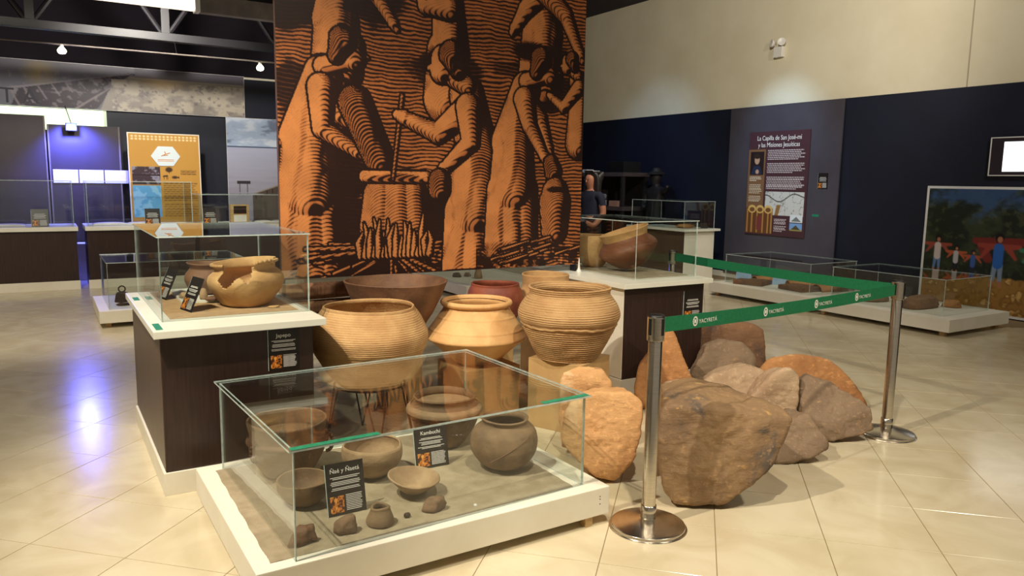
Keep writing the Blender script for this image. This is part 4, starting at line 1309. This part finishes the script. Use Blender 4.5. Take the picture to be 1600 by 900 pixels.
# ------------------------------------------------------------------ low cases on the right
def low_plinth(label, x0, x1, y0, y1, zt=.18, feet=True):
    r = thing('display_plinth', label, 'plinth', ((x0 + x1) / 2, (y0 + y1) / 2, 0))
    a, b = (x1 - x0) / 2, (y1 - y0) / 2
    box('plinth_top', -a, a, -b, b, .05, zt, M['white'], r, bevel=.004)
    for fx in (-a + .08, a - .08):
        for fy in (-b + .1, b - .1):
            box('foot', fx - .025, fx + .025, fy - .025, fy + .025, 0, .051, M['wood_foot'], r, bevel=.002)
    return r
low_plinth('low white plinth in front of the big photo on the right', 7.68, 8.84, 4.14, 5.74)
low_plinth('low white plinth in front of the maroon poster', 7.68, 8.84, 5.79, 7.40)
glass_case('clear low glass case in front of the photo of children', 7.84, 8.72, 4.30, 5.62, .1805, .555, 0, .006, .006)
glass_case('clear low glass case in front of the maroon poster', 7.84, 8.72, 5.92, 7.27, .1805, .555, 0, .006, .006)
for k, (cx, cy, rz) in enumerate(((8.02, 6.95, .3), (8.12, 6.28, -.1))):
    o = box('stone_slab', -.17, .17, -.2, .2, 0, .06, M['rock_dark'], None, .012, (cx, cy, .1808), (0, 0, rz))
    tag(o, ('far' if k == 0 else 'near') + ' flat brown tile slab in the case before the maroon poster', 'stone')
def roof_tile(label, cx, cy, rz):
    bm = bmesh.new()
    n, R_, t = 14, .13, .014
    vs_ = []
    for yy, s_ in ((-.2, 1.0), (.2, .82)):
        for rr in (R_, R_ - t):
            for i in range(n + 1):
                a = math.pi * i / n
                vs_.append(bm.verts.new((rr * s_ * math.cos(a), yy, rr * s_ * math.sin(a) * .8)))
    m_ = n + 1
    for i in range(n):
        bm.faces.new((vs_[i], vs_[i + 1], vs_[2 * m_ + i + 1], vs_[2 * m_ + i]))
        bm.faces.new((vs_[m_ + i], vs_[3 * m_ + i], vs_[3 * m_ + i + 1], vs_[m_ + i + 1]))
        bm.faces.new((vs_[i], vs_[m_ + i], vs_[m_ + i + 1], vs_[i + 1]))
        bm.faces.new((vs_[2 * m_ + i], vs_[2 * m_ + i + 1], vs_[3 * m_ + i + 1], vs_[3 * m_ + i]))
    for q in (0, n):
        bm.faces.new((vs_[q], vs_[2 * m_ + q], vs_[3 * m_ + q], vs_[m_ + q]))
    o = bm_obj('roof_tile', bm, M['rock_rust'], None, True, (cx, cy, .181), (0, 0, rz))
    tag(o, label, 'roof tile')
roof_tile('curved clay roof tile at the far end of the case before the poster', 8.36, 6.98, 1.2)
roof_tile('curved clay roof tile in the middle of the case before the poster', 8.40, 6.45, 1.0)
roof_tile('curved clay roof tile at the near end of the case before the poster', 8.42, 6.08, 1.4)
for k, (cx, cy) in enumerate(((8.0, 7.10), (8.28, 6.72))):
    o = thing('caption_card', ('far' if k == 0 else 'middle') + ' pale blue caption card in the case before the poster', 'sign', (cx, cy, .1808), math.radians(-60))
    box('card', -.10, .10, 0, .004, 0, .16, mat('pale_blue_card', (150, 178, 204), None), o, bevel=.0005, rot=(math.radians(-18), 0, 0))
lump('stone_fragment', 'long dark stone fragment in the case before the children photo', 'stone', cluster(8.2, 4.75, .1808, .3, .13, 8, 61, .6), M['rock_dark'], 4, 10, .02, 5, 3)
lump('stone_fragment', 'pale broken stone fragment at the far end of the case before the children photo', 'stone', cluster(8.2, 5.3, .1808, .24, .16, 8, 63, .7), M['rock_grey'], 4, 10, .02, 5, 4)
lump('stone_fragment', 'thin brown fragment by the right pane of the case before the children photo', 'stone', cluster(8.56, 4.62, .1808, .13, .09, 7, 65, .9), M['rock_rust'], 4, 10, .01, 6, 5)

# ------------------------------------------------------------------ background, right of the mural
low_plinth('low white plinth glimpsed under the mural behind the red pot', 4.45, 5.75, 8.35, 10.0)
glass_case('low glass case glimpsed under the mural behind the red pot', 4.55, 5.65, 8.45, 9.9, .1805, .56, 0, .006, .006)
lump('stone_point', 'upright cone-shaped stone in the case glimpsed under the mural', 'stone', [(4.98 + .07 * math.cos(a), 9.0 + .07 * math.sin(a), .181) for a in range(6)] + [(4.98 + .03 * math.cos(a), 9.0 + .03 * math.sin(a), .36) for a in range(6)], M['clay_pale'], 3, 10, .008, 10, 3)
lump('stone_flake', 'left dark stone flake in the case glimpsed under the mural', 'stone', cluster(4.78, 9.25, .181, .07, .06, 6, 91), M['rust_iron'], 3, 10, .008, 10, 4)
lump('stone_flake', 'right dark stone flake in the case glimpsed under the mural', 'stone', cluster(4.95, 9.25, .181, .06, .06, 6, 93), M['shard'], 3, 10, .008, 10, 5)
pc = thing('display_cabinet', 'cream pedestal cabinet far back beside the navy wall', 'cabinet', (8.30, 8.55, 0))
box('body', 0, .63, 0, 1.25, 0, .77, M['white'], pc, bevel=.003)
box('side_panel', -.004, -.0005, 0.002, 1.25, .1, .77, M['laminate_side'], pc, bevel=0)
box('top_slab', -.06, .70, -.06, 1.3, .7705, .805, M['slab'], pc, bevel=.003)
glass_case('clear glass case on the cream pedestal cabinet', 8.29, 8.93, 8.56, 9.78, .8055, 1.22, 0, .006, .004)
lump('flat_stone', 'flat reddish stone inside the case on the cream pedestal', 'stone', cluster(8.6, 8.85, .806, .22, .06, 8, 71, .8), M['rock_rust'], 3, 10, .012, 6, 2)
pcx = thing('caption_card', 'small tilted caption card on the edge of the cream pedestal', 'sign', (8.80, 8.64, .8062), math.radians(-20))
box('card', -.06, .06, 0, .003, 0, .09, M['card'], pcx, bevel=.0004, rot=(math.radians(-25), 0, 0))
sh = thing('shelf_rack', 'dark open shelf rack against the navy wall beside the mural', 'shelf', (8.95, 11.35, 0))
for yy in (-.82, .0, .82):
    for xx in (-.25, .25):
        box('post', xx - .03, xx + .03, yy - .03, yy + .03, 0, 1.63, M['dark_wood'], sh, bevel=.003)
for zz in (.45, 1.0, 1.60):
    box('shelf_board', -.3, .3, -.88, .88, zz, zz + .07, M['shelf_wood'], sh, bevel=.004)
box('back_panel', .27, .30, -.86, .86, .05, 1.6, M['dark_wood'], sh, bevel=0)
kb = box('storage_box', -.2, .2, -.24, .24, 0, .19, M['black'], None, .006, (8.95, 10.83, 1.671))
tag(kb, 'black box on top of the dark shelf rack', 'box')
for k, (yy, ww) in enumerate(((11.75, .07), (11.58, .09))):
    o = box('paper_stack', -.08, .08, -ww, ww, 0, .035 + .02 * (1 - k), M['paper'], None, .002, (8.85, yy, 1.671))
    tag(o, ('left' if k == 0 else 'right') + ' small stack of white papers on the shelf rack', 'papers')
info_card('caption_card', 'small caption card with a colour picture on the shelf rack', .2, .29, '', .02, (8.66, 11.0, 1.0712), (0, 0, RW))
bs = box('wooden_box', -.07, .07, -.12, .12, 0, .10, M['rose'], None, .004, (8.72, 10.725, 1.0712))
tag(bs, 'small pinkish-brown box on the middle shelf of the rack', 'box')

def skin_mesh(name, nodes, edges, sub=2):
    me = bpy.data.meshes.new(name)
    me.from_pydata([n[:3] for n in nodes], edges, [])
    o = bpy.data.objects.new(name, me)
    COL.objects.link(o)
    o.modifiers.new('skin', 'SKIN').use_smooth_shade = True
    s_ = o.modifiers.new('sub', 'SUBSURF')
    s_.levels = s_.render_levels = sub
    for i, n in enumerate(nodes):
        sv = me.skin_vertices[0].data[i]
        sv.radius = (n[3], n[4] if len(n) > 4 else n[3])
        sv.use_root = (i == 0)
    bpy.context.view_layer.update()
    ev = bpy.data.meshes.new_from_object(o.evaluated_get(bpy.context.evaluated_depsgraph_get()))
    bpy.data.objects.remove(o)
    ev.name = name
    return ev

def person():
    r = thing('person', 'person with long dark hair and navy top standing behind the right glass case', 'person', (6.10, 8.02, 0), math.radians(-31.5 - 50))
    # local frame: faces -y
    N_ = [(0, 0, .92, .15, .11), (0, .0, 1.08, .135, .10), (0, .01, 1.24, .155, .105), (0, .01, 1.34, .10, .075), (0, .005, 1.40, .05, .05), (0, -.01, 1.46, .06, .065),
          (0, -.01, 1.53, .078, .092), (0, .0, 1.60, .06, .072),
          (.17, .01, 1.32, .055, .055), (.22, .01, 1.08, .042, .042), (.19, -.14, .94, .034, .034), (.14, -.26, 1.00, .028, .02), (.12, -.32, 1.03, .02, .012),
          (-.17, .01, 1.32, .055, .055), (-.22, .01, 1.08, .042, .042), (-.19, -.14, .94, .034, .034), (-.14, -.26, 1.00, .028, .02), (-.12, -.32, 1.03, .02, .012),
          (.09, 0, .84, .09, .09), (.095, -.01, .48, .06, .06), (.10, .02, .09, .042, .042), (.11, -.12, .04, .04, .03),
          (-.09, 0, .84, .09, .09), (-.095, -.01, .48, .06, .06), (-.10, .02, .09, .042, .042), (-.11, -.12, .04, .04, .03)]
    E_ = [(0, 1), (1, 2), (2, 3), (3, 4), (4, 5), (5, 6), (6, 7), (3, 8), (8, 9), (9, 10), (10, 11), (11, 12), (3, 13), (13, 14), (14, 15), (15, 16), (16, 17),
          (0, 18), (18, 19), (19, 20), (20, 21), (0, 22), (22, 23), (23, 24), (24, 25)]
    me = skin_mesh('body', N_, E_)
    for k in ('skin', 'shirt', 'trousers', 'black'):
        me.materials.append(M[k])
    for f in me.polygons:
        c = f.center
        arm = abs(c.x) > .165 and c.z < 1.20
        f.material_index = 0 if (c.z > 1.385 or arm) else 1 if c.z > .93 else 2 if c.z > .08 else 3
        f.use_smooth = True
    b = link(bpy.data.objects.new('body', me), r)
    # hair: cap and long fall behind the head
    hm = skin_mesh('hair', [(0, -.055, 1.605, .070, .05), (0, -.005, 1.638, .085, .055), (0, .07, 1.60, .095, .06), (0, .075, 1.50, .105, .06), (0, .075, 1.38, .10, .055), (0, .085, 1.24, .085, .04),
                           (.086, .0, 1.575, .028, .045), (.098, .0, 1.45, .028, .05), (.10, -.01, 1.32, .025, .04), (-.086, .0, 1.575, .028, .045), (-.098, .0, 1.45, .028, .05), (-.10, -.01, 1.32, .025, .04)],
                   [(0, 1), (1, 2), (2, 3), (3, 4), (4, 5), (1, 6), (6, 7), (7, 8), (1, 9), (9, 10), (10, 11)])
    hm.materials.append(M['hair'])
    link(bpy.data.objects.new('hair', hm), r)
    for s_ in (-1, 1):
        lathe('eye', [(.0005, 0), (.008, .001), (.009, .005), (.0005, .009)], M['black'], r, 12, None, (s_ * .032, -.092, 1.525), (math.radians(90), 0, 0))
        lathe('ear', [(.0005, 0), (.014, .002), (.016, .008), (.0005, .012)], M['skin'], r, 12, None, (s_ * .076, .005, 1.515), (0, s_ * math.radians(90), 0))
    lathe('nose', [(.0005, .0), (.011, .004), (.009, .02), (.004, .034), (.0005, .036)], M['skin'], r, 12, None, (0, -.098, 1.488), (math.radians(-12), 0, 0))
    box('mouth', -.02, .02, -.098, -.09, 1.462, 1.468, mat('lips', (140, 74, 66), None), r, bevel=.002)
    # handbook the hands hold is out of sight; fingers rest on the case edge
    for s_ in (-1, 1):
        for k in range(5):
            a = (k - 2) * .011
            ln_ = (.05, .06, .064, .06, .035)[k] if s_ > 0 else (.035, .06, .064, .06, .05)[k]
            bm = bmesh.new()
            p0 = Vector((s_ * .12 + a, -.325, 1.03))
            p1 = p0 + Vector((a * .4, -ln_ * .6, .004))
            bm_tube(bm, p0, p1, .0085, 8, .0075)
            bm_tube(bm, p1, p1 + Vector((0, -ln_ * .35, -.018)), .0075, 8, .006)
            bm_obj('finger', bm, M['skin'], r, True)
person()

def silhouette():  # dark outline before the navy wall, modelled as a solid figure
    r = thing('dark_figure', 'dark figure shape with raised arm silhouetted against the navy wall', 'silhouette', (9.08, 10.10, 0), RW)
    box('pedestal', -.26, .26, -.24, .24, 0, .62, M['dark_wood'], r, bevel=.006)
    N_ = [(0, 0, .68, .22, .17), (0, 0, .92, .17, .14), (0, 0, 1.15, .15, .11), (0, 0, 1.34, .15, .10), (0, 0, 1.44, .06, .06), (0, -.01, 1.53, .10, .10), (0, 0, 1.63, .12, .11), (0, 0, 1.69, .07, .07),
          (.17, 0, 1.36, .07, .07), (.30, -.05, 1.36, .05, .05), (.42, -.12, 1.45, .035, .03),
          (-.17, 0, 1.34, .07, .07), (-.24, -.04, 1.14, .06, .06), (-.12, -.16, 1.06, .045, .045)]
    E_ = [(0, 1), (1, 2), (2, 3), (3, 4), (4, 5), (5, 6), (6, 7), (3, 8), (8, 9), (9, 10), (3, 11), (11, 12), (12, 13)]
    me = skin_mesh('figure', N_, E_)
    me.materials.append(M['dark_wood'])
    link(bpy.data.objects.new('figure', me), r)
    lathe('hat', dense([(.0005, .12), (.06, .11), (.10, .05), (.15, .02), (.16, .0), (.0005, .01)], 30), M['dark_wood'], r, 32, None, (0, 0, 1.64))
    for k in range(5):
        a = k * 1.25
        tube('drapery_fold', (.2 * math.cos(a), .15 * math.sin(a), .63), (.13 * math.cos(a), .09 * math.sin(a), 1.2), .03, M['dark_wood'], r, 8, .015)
silhouette()

# ------------------------------------------------------------------ background, left: wall prints
def frieze():
    x0, x1, z0, z1 = -2.4, 2.862, 2.43, 3.075
    r = thing('photo_frieze', 'long landscape photo frieze along the top of the back wall', 'photo frieze', ((x0 + x1) / 2, 12.975, z0))
    w_, h_ = x1 - x0, z1 - z0
    box('panel', -w_ / 2, w_ / 2, -.02, 0, 0, h_, M['frame_white'], r, bevel=.001)
    p = Pic(420, 60, (104, 104, 116), h_ / w_)
    n = p.noise(30, 6, 3, 5)
    n2 = p.noise(80, 12, 6, 3)
    p.blend(np.clip((.25 - p.v) * 4, 0, 1) * .7, (118, 112, 120))
    p.blend(np.clip(1 - np.hypot((p.u - .47) / .05, (p.v - .25) / .35), 0, 1), (168, 146, 96))
    p.poly([(.40, 1.0), (.42, .62), (.69, .12), (.705, .14), (.655, .40), (.60, 1.0)], (58, 50, 60))
    for k_ in range(9):
        t_ = k_ / 9
        p.cap(.40 + .29 * t_, .66 - .50 * t_, .0022 * (1.2 - t_), .42 + .28 * t_, 1.0 - .82 * t_, .0022 * (1.2 - t_), (120, 112, 118))
    p.cap(.34, .72, .0016, .69, .14, .0008, (150, 142, 146))
    p.cap(.55, 1.0, .003, .695, .16, .001, (128, 118, 118))
    band = (p.u > .40) & (p.u < .66) & (p.v > .2)
    p.blend(band * np.clip((n2 - .56) * 10, 0, 1) * .7, (132, 124, 128))
    p.poly([(.655, .34), (.69, .2), (1.0, .22), (1.0, 1.0), (.61, 1.0), (.63, .6)], (150, 142, 134))
    salt = (p.u > .64) & (p.v > .28)
    p.blend(salt * np.clip((n - .42) * 5, 0, .85), (196, 186, 168))
    p.blend(salt * np.clip((n2 - .62) * 7, 0, .6), (112, 104, 108))
    p.blend(np.clip(1 - np.hypot((p.u - .77) / .08, (p.v - .3) / .2), 0, 1), (222, 196, 146))
    p.blend(((p.v < .22) & (p.u > .7)) * .7, (96, 90, 102))
    p.build('photograph', w_ - .01, h_ - .01, M['print'], r, (0, -.0208, .005))
    text('lettering', 'T A', .30, mat('dark_letter', (44, 42, 54), None), r, (-.19 - (x0 + x1) / 2, -.0215, h_ * .2))
frieze()
def sea_photo():
    w_, h_ = 1.5, 1.75
    r = thing('wall_photo', 'tall photo of a cloudy sky over calm water, left of the mural', 'photo', (2.565 + w_ / 2, 12.985, .68))
    box('panel', -w_ / 2, w_ / 2, -.02, 0, 0, h_, M['frame_white'], r, bevel=.001)
    p = Pic(150, 180, (170, 188, 216), h_ / w_)
    n = p.noise(4, 14, 3, 5)
    p.blend((p.v < .26) * np.clip((n - .54) * 9, 0, 1) * .75, (100, 110, 132))
    p.blend((p.v < .26) * np.clip((.44 - n) * 8, 0, 1) * .8, (222, 230, 242))
    p.rect(0, .255, 1, .268, (62, 78, 108))
    p.blend((p.v > .268) * 1.0, (176, 180, 206))
    p.blend((p.v > .268) * np.clip((p.v - .27) * 2.2, 0, 1), (150, 146, 160))
    p.blend((p.v > .268) * (p.noise(3, 46, 8) - .3) * .35, (204, 206, 222))
    p.poly([(.25, 1.0), (.25, .70), (1.0, .48), (1.0, 1.0)], (84, 72, 64))
    p.poly([(.25, .70), (.25, .69), (1.0, .46), (1.0, .48)], (150, 140, 128))
    for k_ in range(12):
        p.rect(.28 + k_ * .06, .70 - k_ * .018, .29 + k_ * .06, .74 - k_ * .018, (46, 40, 38))
    p.rect(.09, .57, .23, .60, (52, 48, 52))
    p.rect(.11, .60, .125, .68, (110, 106, 106))
    p.rect(.19, .60, .205, .68, (110, 106, 106))
    p.build('photograph', w_ - .01, h_ - .01, M['print'], r, (0, -.0208, .005))
sea_photo()
def ochre_panel():
    w_, h_ = .98, 1.66
    r = thing('info_panel', 'ochre information panel with a white hexagon, standing behind the left counters', 'panel', (1.585, 12.42, .45))
    r.rotation_euler = (math.radians(-2), 0, 0)
    box('panel', -w_ / 2, w_ / 2, 0, .03, 0, h_, M['ochre_edge'], r, bevel=.002)
    p = Pic(130, 220, (190, 142, 64), h_ / w_)
    for row in range(2):
        for k in range(17):
            p.ell(.05 + k * .056, .022 + row * .024, .017, .008, (232, 214, 172))
    p.rect(.03, .29, .42, .45, (58, 42, 48))
    n = p.noise(12, 20, 3)
    p.blend(((p.u > .03) & (p.u < .42) & (p.v > .29) & (p.v < .45)) * np.clip((n - .5) * 8, 0, .8), (150, 150, 168))
    p.rect(.03, .36, .42, .372, (44, 30, 34))
    p.rect(.03, .46, .42, .74, (104, 170, 214))
    p.blend(((p.u > .03) & (p.u < .42) & (p.v > .46) & (p.v < .74)) * np.clip((n - .52) * 8, 0, .7), (164, 206, 232))
    ink = (60, 40, 24)
    p.ell(.55, .315, .05, .022, ink)
    p.rect(.545, .32, .557, .35, ink)
    p.cap(.47, .375, .012, .52, .37, .012, ink)
    for a in (.47, .49, .51, .525):
        p.rect(a, .375, a + .006, .402, ink)
    p.ell(.63, .383, .04, .012, ink)
    p.poly([(.66, .383), (.69, .372), (.69, .394)], ink)
    p.lines(.72, .315, .96, .36, 4, (110, 76, 36), 2)
    p.lines(.46, .43, .96, .60, 9, (132, 94, 44), 3)
    p.lines(.46, .62, .96, .74, 7, (132, 94, 44), 4)
    p.build('printed_face', w_ - .03, h_ - .03, M['print_matt'], r, (0, -.0008, .015))
    bm = bmesh.new()
    cx, cz, rr = .01, h_ * .80, .2
    vs_ = [bm.verts.new((cx + rr * math.cos(k * math.pi / 3), y_, cz + rr * .82 * math.sin(k * math.pi / 3))) for y_ in (-.016, -.002) for k in range(6)]
    bm.faces.new(vs_[:6])
    bm.faces.new(vs_[6:])
    for k in range(6):
        bm.faces.new((vs_[k], vs_[(k + 1) % 6], vs_[6 + (k + 1) % 6], vs_[6 + k]))
    hx = bm_obj('hexagon_plate', bm, mat('hex_white', (214, 226, 230), None, rough=.4), r)
    bm = bmesh.new()
    om = mat('orange_logo', (206, 132, 52), None)
    for (a, b, c, d) in ((-.06, -.02, .0, .01), (.0, .01, .06, .03), (.0, .01, -.01, .05), (-.03, -.01, .03, -.005)):
        bm_tube(bm, (cx + a, -.0165, cz + b + .02), (cx + c, -.0165, cz + d + .02), .006, 6)
    bm_obj('logo', bm, om, hx)
    bm = bmesh.new()
    for k in range(2):
        bm_box(bm, cx - .11, cx + .11, -.0168, -.016, cz - .055 - k * .02, cz - .047 - k * .02)
    bm_obj('small_print', bm, om, hx)
    for s_ in (-1, 1):
        box('leg', s_ * .35 - .02, s_ * .35 + .02, .03, .06, -.46, .5, M['black'], r, bevel=.002)
ochre_panel()
# lit window with the blue floodlight
wn = struct(box('window_1', -.45, .88, 12.93, 12.975, 2.12, 2.42, M['window_glow'], bevel=0))
for (a, b, c, d) in ((-.47, -.43, 2.12, 2.42), (.84, .88, 2.12, 2.42)):
    box('window_frame', a, b, 12.915, 12.929, c, d, mat('window_frame', (210, 226, 196), None, emit=.4), wn, bevel=0)
def board_stand(label, x0, x1, z1, y):
    r = thing('display_board', label, 'board', ((x0 + x1) / 2, y, 0))
    w_ = (x1 - x0) / 2
    box('panel', -w_, w_, 0, .03, .25, z1, M['board'], r, bevel=.002)
    for (a, b) in ((-w_, -w_ + .02), (w_ - .02, w_)):
        box('edge_strip', a, b, -.006, -.0005, .25, z1, M['beam'], r, bevel=.001)
    for s_ in (-1, 1):
        box('leg', s_ * (w_ - .08) - .02, s_ * (w_ - .08) + .02, .0, .03, 0, .249, M['black'], r, bevel=.002)
    return r
board_stand('dark display board at the left picture edge behind the counters', -1.1, .095, 2.30, 12.72)
b2 = board_stand('dark display board lit blue under the floodlight', .115, 1.03, 2.19, 12.80)
for k in range(3):
    o = box('note_card', -.155, .155, -.003, 0, 0, .19, M['paper'], None, .001, (.31 + k * .325, 12.791, 1.37))
    tag(o, ('left', 'middle', 'right')[k] + ' white card on the blue-lit display board', 'card', 'white cards on the blue-lit board')
fl_ = thing('floodlight', 'small floodlight shining blue on a wire below the lit window', 'lamp', (.41, 12.62, 2.10))
box('housing', -.07, .07, .0, .06, 0, .11, M['black'], fl_, bevel=.006)
box('lens', -.055, .055, -.006, -.0005, .015, .095, M['led'], fl_, bevel=.002)
tube('cable', (0, .03, .11), (-.05, .335, .36), .006, M['wire'], fl_, 8)
spot((.41, 12.44, 2.20), (.45, 12.80, 1.62), 420, 120, (.10, .12, 1.0), .04, .7)
spot((.41, 12.58, 2.15), (.3, 9.5, 0.2), 110, 140, (.12, .13, 1.0), .12, .8)

# ------------------------------------------------------------------ left counters
def counter(label, x0, x1, y0, y1, glass_to, glabel):
    r = thing('display_counter', label, 'counter', ((x0 + x1) / 2, y0, 0))
    w_ = (x1 - x0) / 2
    box('body', -w_, w_, 0, y1 - y0, 0, .765, M['laminate'], r, bevel=.002)
    box('baseboard', -w_ - .012, w_ + .012, -.014, -.0005, 0, .115, M['white'], r, bevel=.002)
    box('top_slab', -w_ - .02, w_ + .02, -.04, y1 - y0 + .02, .7655, .82, M['slab'], r, bevel=.003)
    glass_case(glabel, x0 + .02, x1 - .02, y0 + .02, y1 - .02, .8205, glass_to, 0, .006, .004)
counter('dark counter with white top at the left picture edge', -1.5, .355, 11.46, 12.2, 1.405, 'tall glass case on the counter at the left picture edge')
counter('dark counter with white top in front of the ochre panel', .475, 1.80, 11.46, 12.2, 1.405, 'tall glass case on the counter in front of the ochre panel')
counter('dark counter with white top in front of the water photo', 1.86, 3.3, 11.46, 12.2, 1.235, 'lower glass case on the counter in front of the water photo')
for k, (cx, lb) in enumerate(((.14, 'caption card with orange picture on the leftmost counter'), (1.28, 'caption card with orange picture in front of the ochre panel'), (2.03, 'caption card with orange picture left of the wooden box on the counter'))):
    info_card('caption_card', lb, .19, .23, '', .02, (-.04 if k == 0 else cx, 11.535, .821), (math.radians(-14), 0, 0))
def open_book(label, cx, cy, w_):
    v, f = [], []
    n = 20
    for i in range(n + 1):
        t = i / n * 2 - 1
        z = .012 + .035 * (1 - abs(t)) ** .5 * abs(t) ** .4
        for y in (-.16, .16):
            v += [(t * w_, y, z), (t * w_, y, 0)]
    for i in range(n):
        a, b = i * 4, i * 4 + 4
        f += [(a, b, b + 2, a + 2), (a + 1, a + 3, b + 3, b + 1), (a, a + 1, b + 1, b), (a + 2, b + 2, b + 3, a + 3)]
    f += [(0, 2, 3, 1), (n * 4, n * 4 + 1, n * 4 + 3, n * 4 + 2)]
    o = mesh_obj('open_book', v, f, M['paper'], None, True, (cx, cy, .821))
    tag(o, label, 'book')
open_book('wide open book lying flat in the case before the ochre panel', .98, 11.74, .42)
open_book('open book lying in the lower case before the water photo', 2.95, 11.74, .27)
open_book('open papers lying in the case at the left picture edge', -.55, 11.74, .35)
wbx = thing('wooden_case', 'small wooden case with a white label on the counter before the water photo', 'case', (2.46, 11.66, .821))
box('body', -.13, .13, 0, .12, 0, .27, M['wood_foot'], wbx, bevel=.004)
box('dark_panel', -.09, .09, -.004, -.0005, .14, .25, M['laminate'], wbx, bevel=.001)
box('label', -.09, .09, -.004, -.0005, .02, .12, M['paper'], wbx, bevel=.001)
gxs = box('storage_box', -.10, .10, -.15, .15, 0, .52, M['white'], None, .004, (.49, 12.55, .0))
tag(gxs, 'white box lit blue in the gap between the two left counters', 'box')

# low case on the floor at the left
low_plinth('low white plinth at the left, beyond the Japepo cabinet', .41, 1.9, 8.37, 9.5, .17)
glass_case('low glass case at the left holding rusty iron objects', .50, 1.82, 8.46, 9.42, .1705, .63, 0, .006, .006)
bl = thing('cow_bell', 'rusty iron bell with a ring handle in the low case at the left', 'bell', (.66, 8.95, .1708))
lathe('body', dense([(.075, 0), (.07, .03), (.06, .08), (.045, .10), (.0005, .105)], 30), M['rust_iron'], bl, 28)
bm = bmesh.new()
for k in range(14):
    a0, a1 = 2 * math.pi * k / 14, 2 * math.pi * (k + 1) / 14
    bm_tube(bm, (.032 * math.cos(a0), 0, .135 + .032 * math.sin(a0)), (.032 * math.cos(a1), 0, .135 + .032 * math.sin(a1)), .007, 6)
bm_obj('ring_handle', bm, M['rust_iron'], bl)
lump('iron_tool', 'flat rusty iron piece in front of the bell in the left case', 'tool', cluster(.66, 8.68, .1708, .09, .03, 8, 81, .5), M['rust_iron'], 3, 10, .012, 12, 3)
lc = info_card('caption_card', 'dark caption card in the low case at the left', .13, .2, '', .02, (.93, 9.2, .1712), (math.radians(-16), 0, math.radians(-40)))

# ------------------------------------------------------------------ roof steel over the left
tb = thing('roof_beam', 'grey lighting beam across the top left with a lit box section', 'beam', (0, 9.0, 0))
box('beam', 1.55, 3.45, -.06, .06, 3.22, 3.40, M['beam'], tb, bevel=.004)
box('lit_section', -1.2, 1.50, -.07, .07, 3.24, 3.44, mat('lit_box', (255, 236, 206), None, emit=1.6), tb, bevel=.004)
box('end_plate', 1.50, 1.55, -.075, .075, 3.22, 3.45, M['frame_white'], tb, bevel=.002)
for x in (-.8, .9, 2.4, 3.3):
    tube('hanger', (x, 0, 3.40), (x, 0, 4.72), .012, M['truss'], tb, 8)
tr = thing('roof_truss', 'dark steel roof truss with diagonal braces above the left hall', 'truss', (0, 11.2, 0))
box('bottom_chord', -4.9, 3.9, -.06, .06, 3.23, 3.33, M['truss'], tr, bevel=.004)
box('top_chord', -4.9, 3.9, -.06, .06, 4.3, 4.4, M['truss'], tr, bevel=.004)
for k, x in enumerate((-3.2, -1.6, .0, 1.5, 2.95)):
    box('upright', x - .05, x + .05, -.05, .05, 3.33, 4.3, M['truss'], tr, bevel=.003)
    for s_ in (-1, 1):
        bm = bmesh.new()
        bm_tube(bm, (x + s_ * .05, 0, 3.34), (x + s_ * .70, 0, 4.3), .035, 8)
        bm_obj('brace', bm, M['truss'], tr)
for x in (-3.2, .0, 2.95):
    tube('hanger', (x, 0, 4.4), (x, 0, 4.72), .02, M['truss'], tr, 8)
cp_ = thing('conduit_pipe', 'thin pale conduit pipe running under the dark roof truss', 'pipe', (0, 11.0, 0))
tube('pipe', (-4.9, 0, 3.02), (3.4, 0, 3.06), .010, M['beam'], cp_)
for x in (-.8, 1.6, 3.2):
    tube('drop_rod', (x, 0, 3.04), (x, .17, 3.235), .006, M['truss'], cp_, 8)
for k, x in enumerate((.31, 2.65)):
    b_ = thing('ceiling_bulb', ('left' if k == 0 else 'right') + ' small white bulb on the conduit pipe at the top left', 'lamp', (x, 11.0, 2.93))
    lathe('bulb', dense([(.0005, 0), (.035, .01), (.05, .04), (.035, .07), (.02, .085)], 24), M['lamp'], b_, 24)
    lathe('socket', [(.022, .08), (.024, .1), (.018, .115), (.0005, .116)], M['lamp_body'], b_, 20)
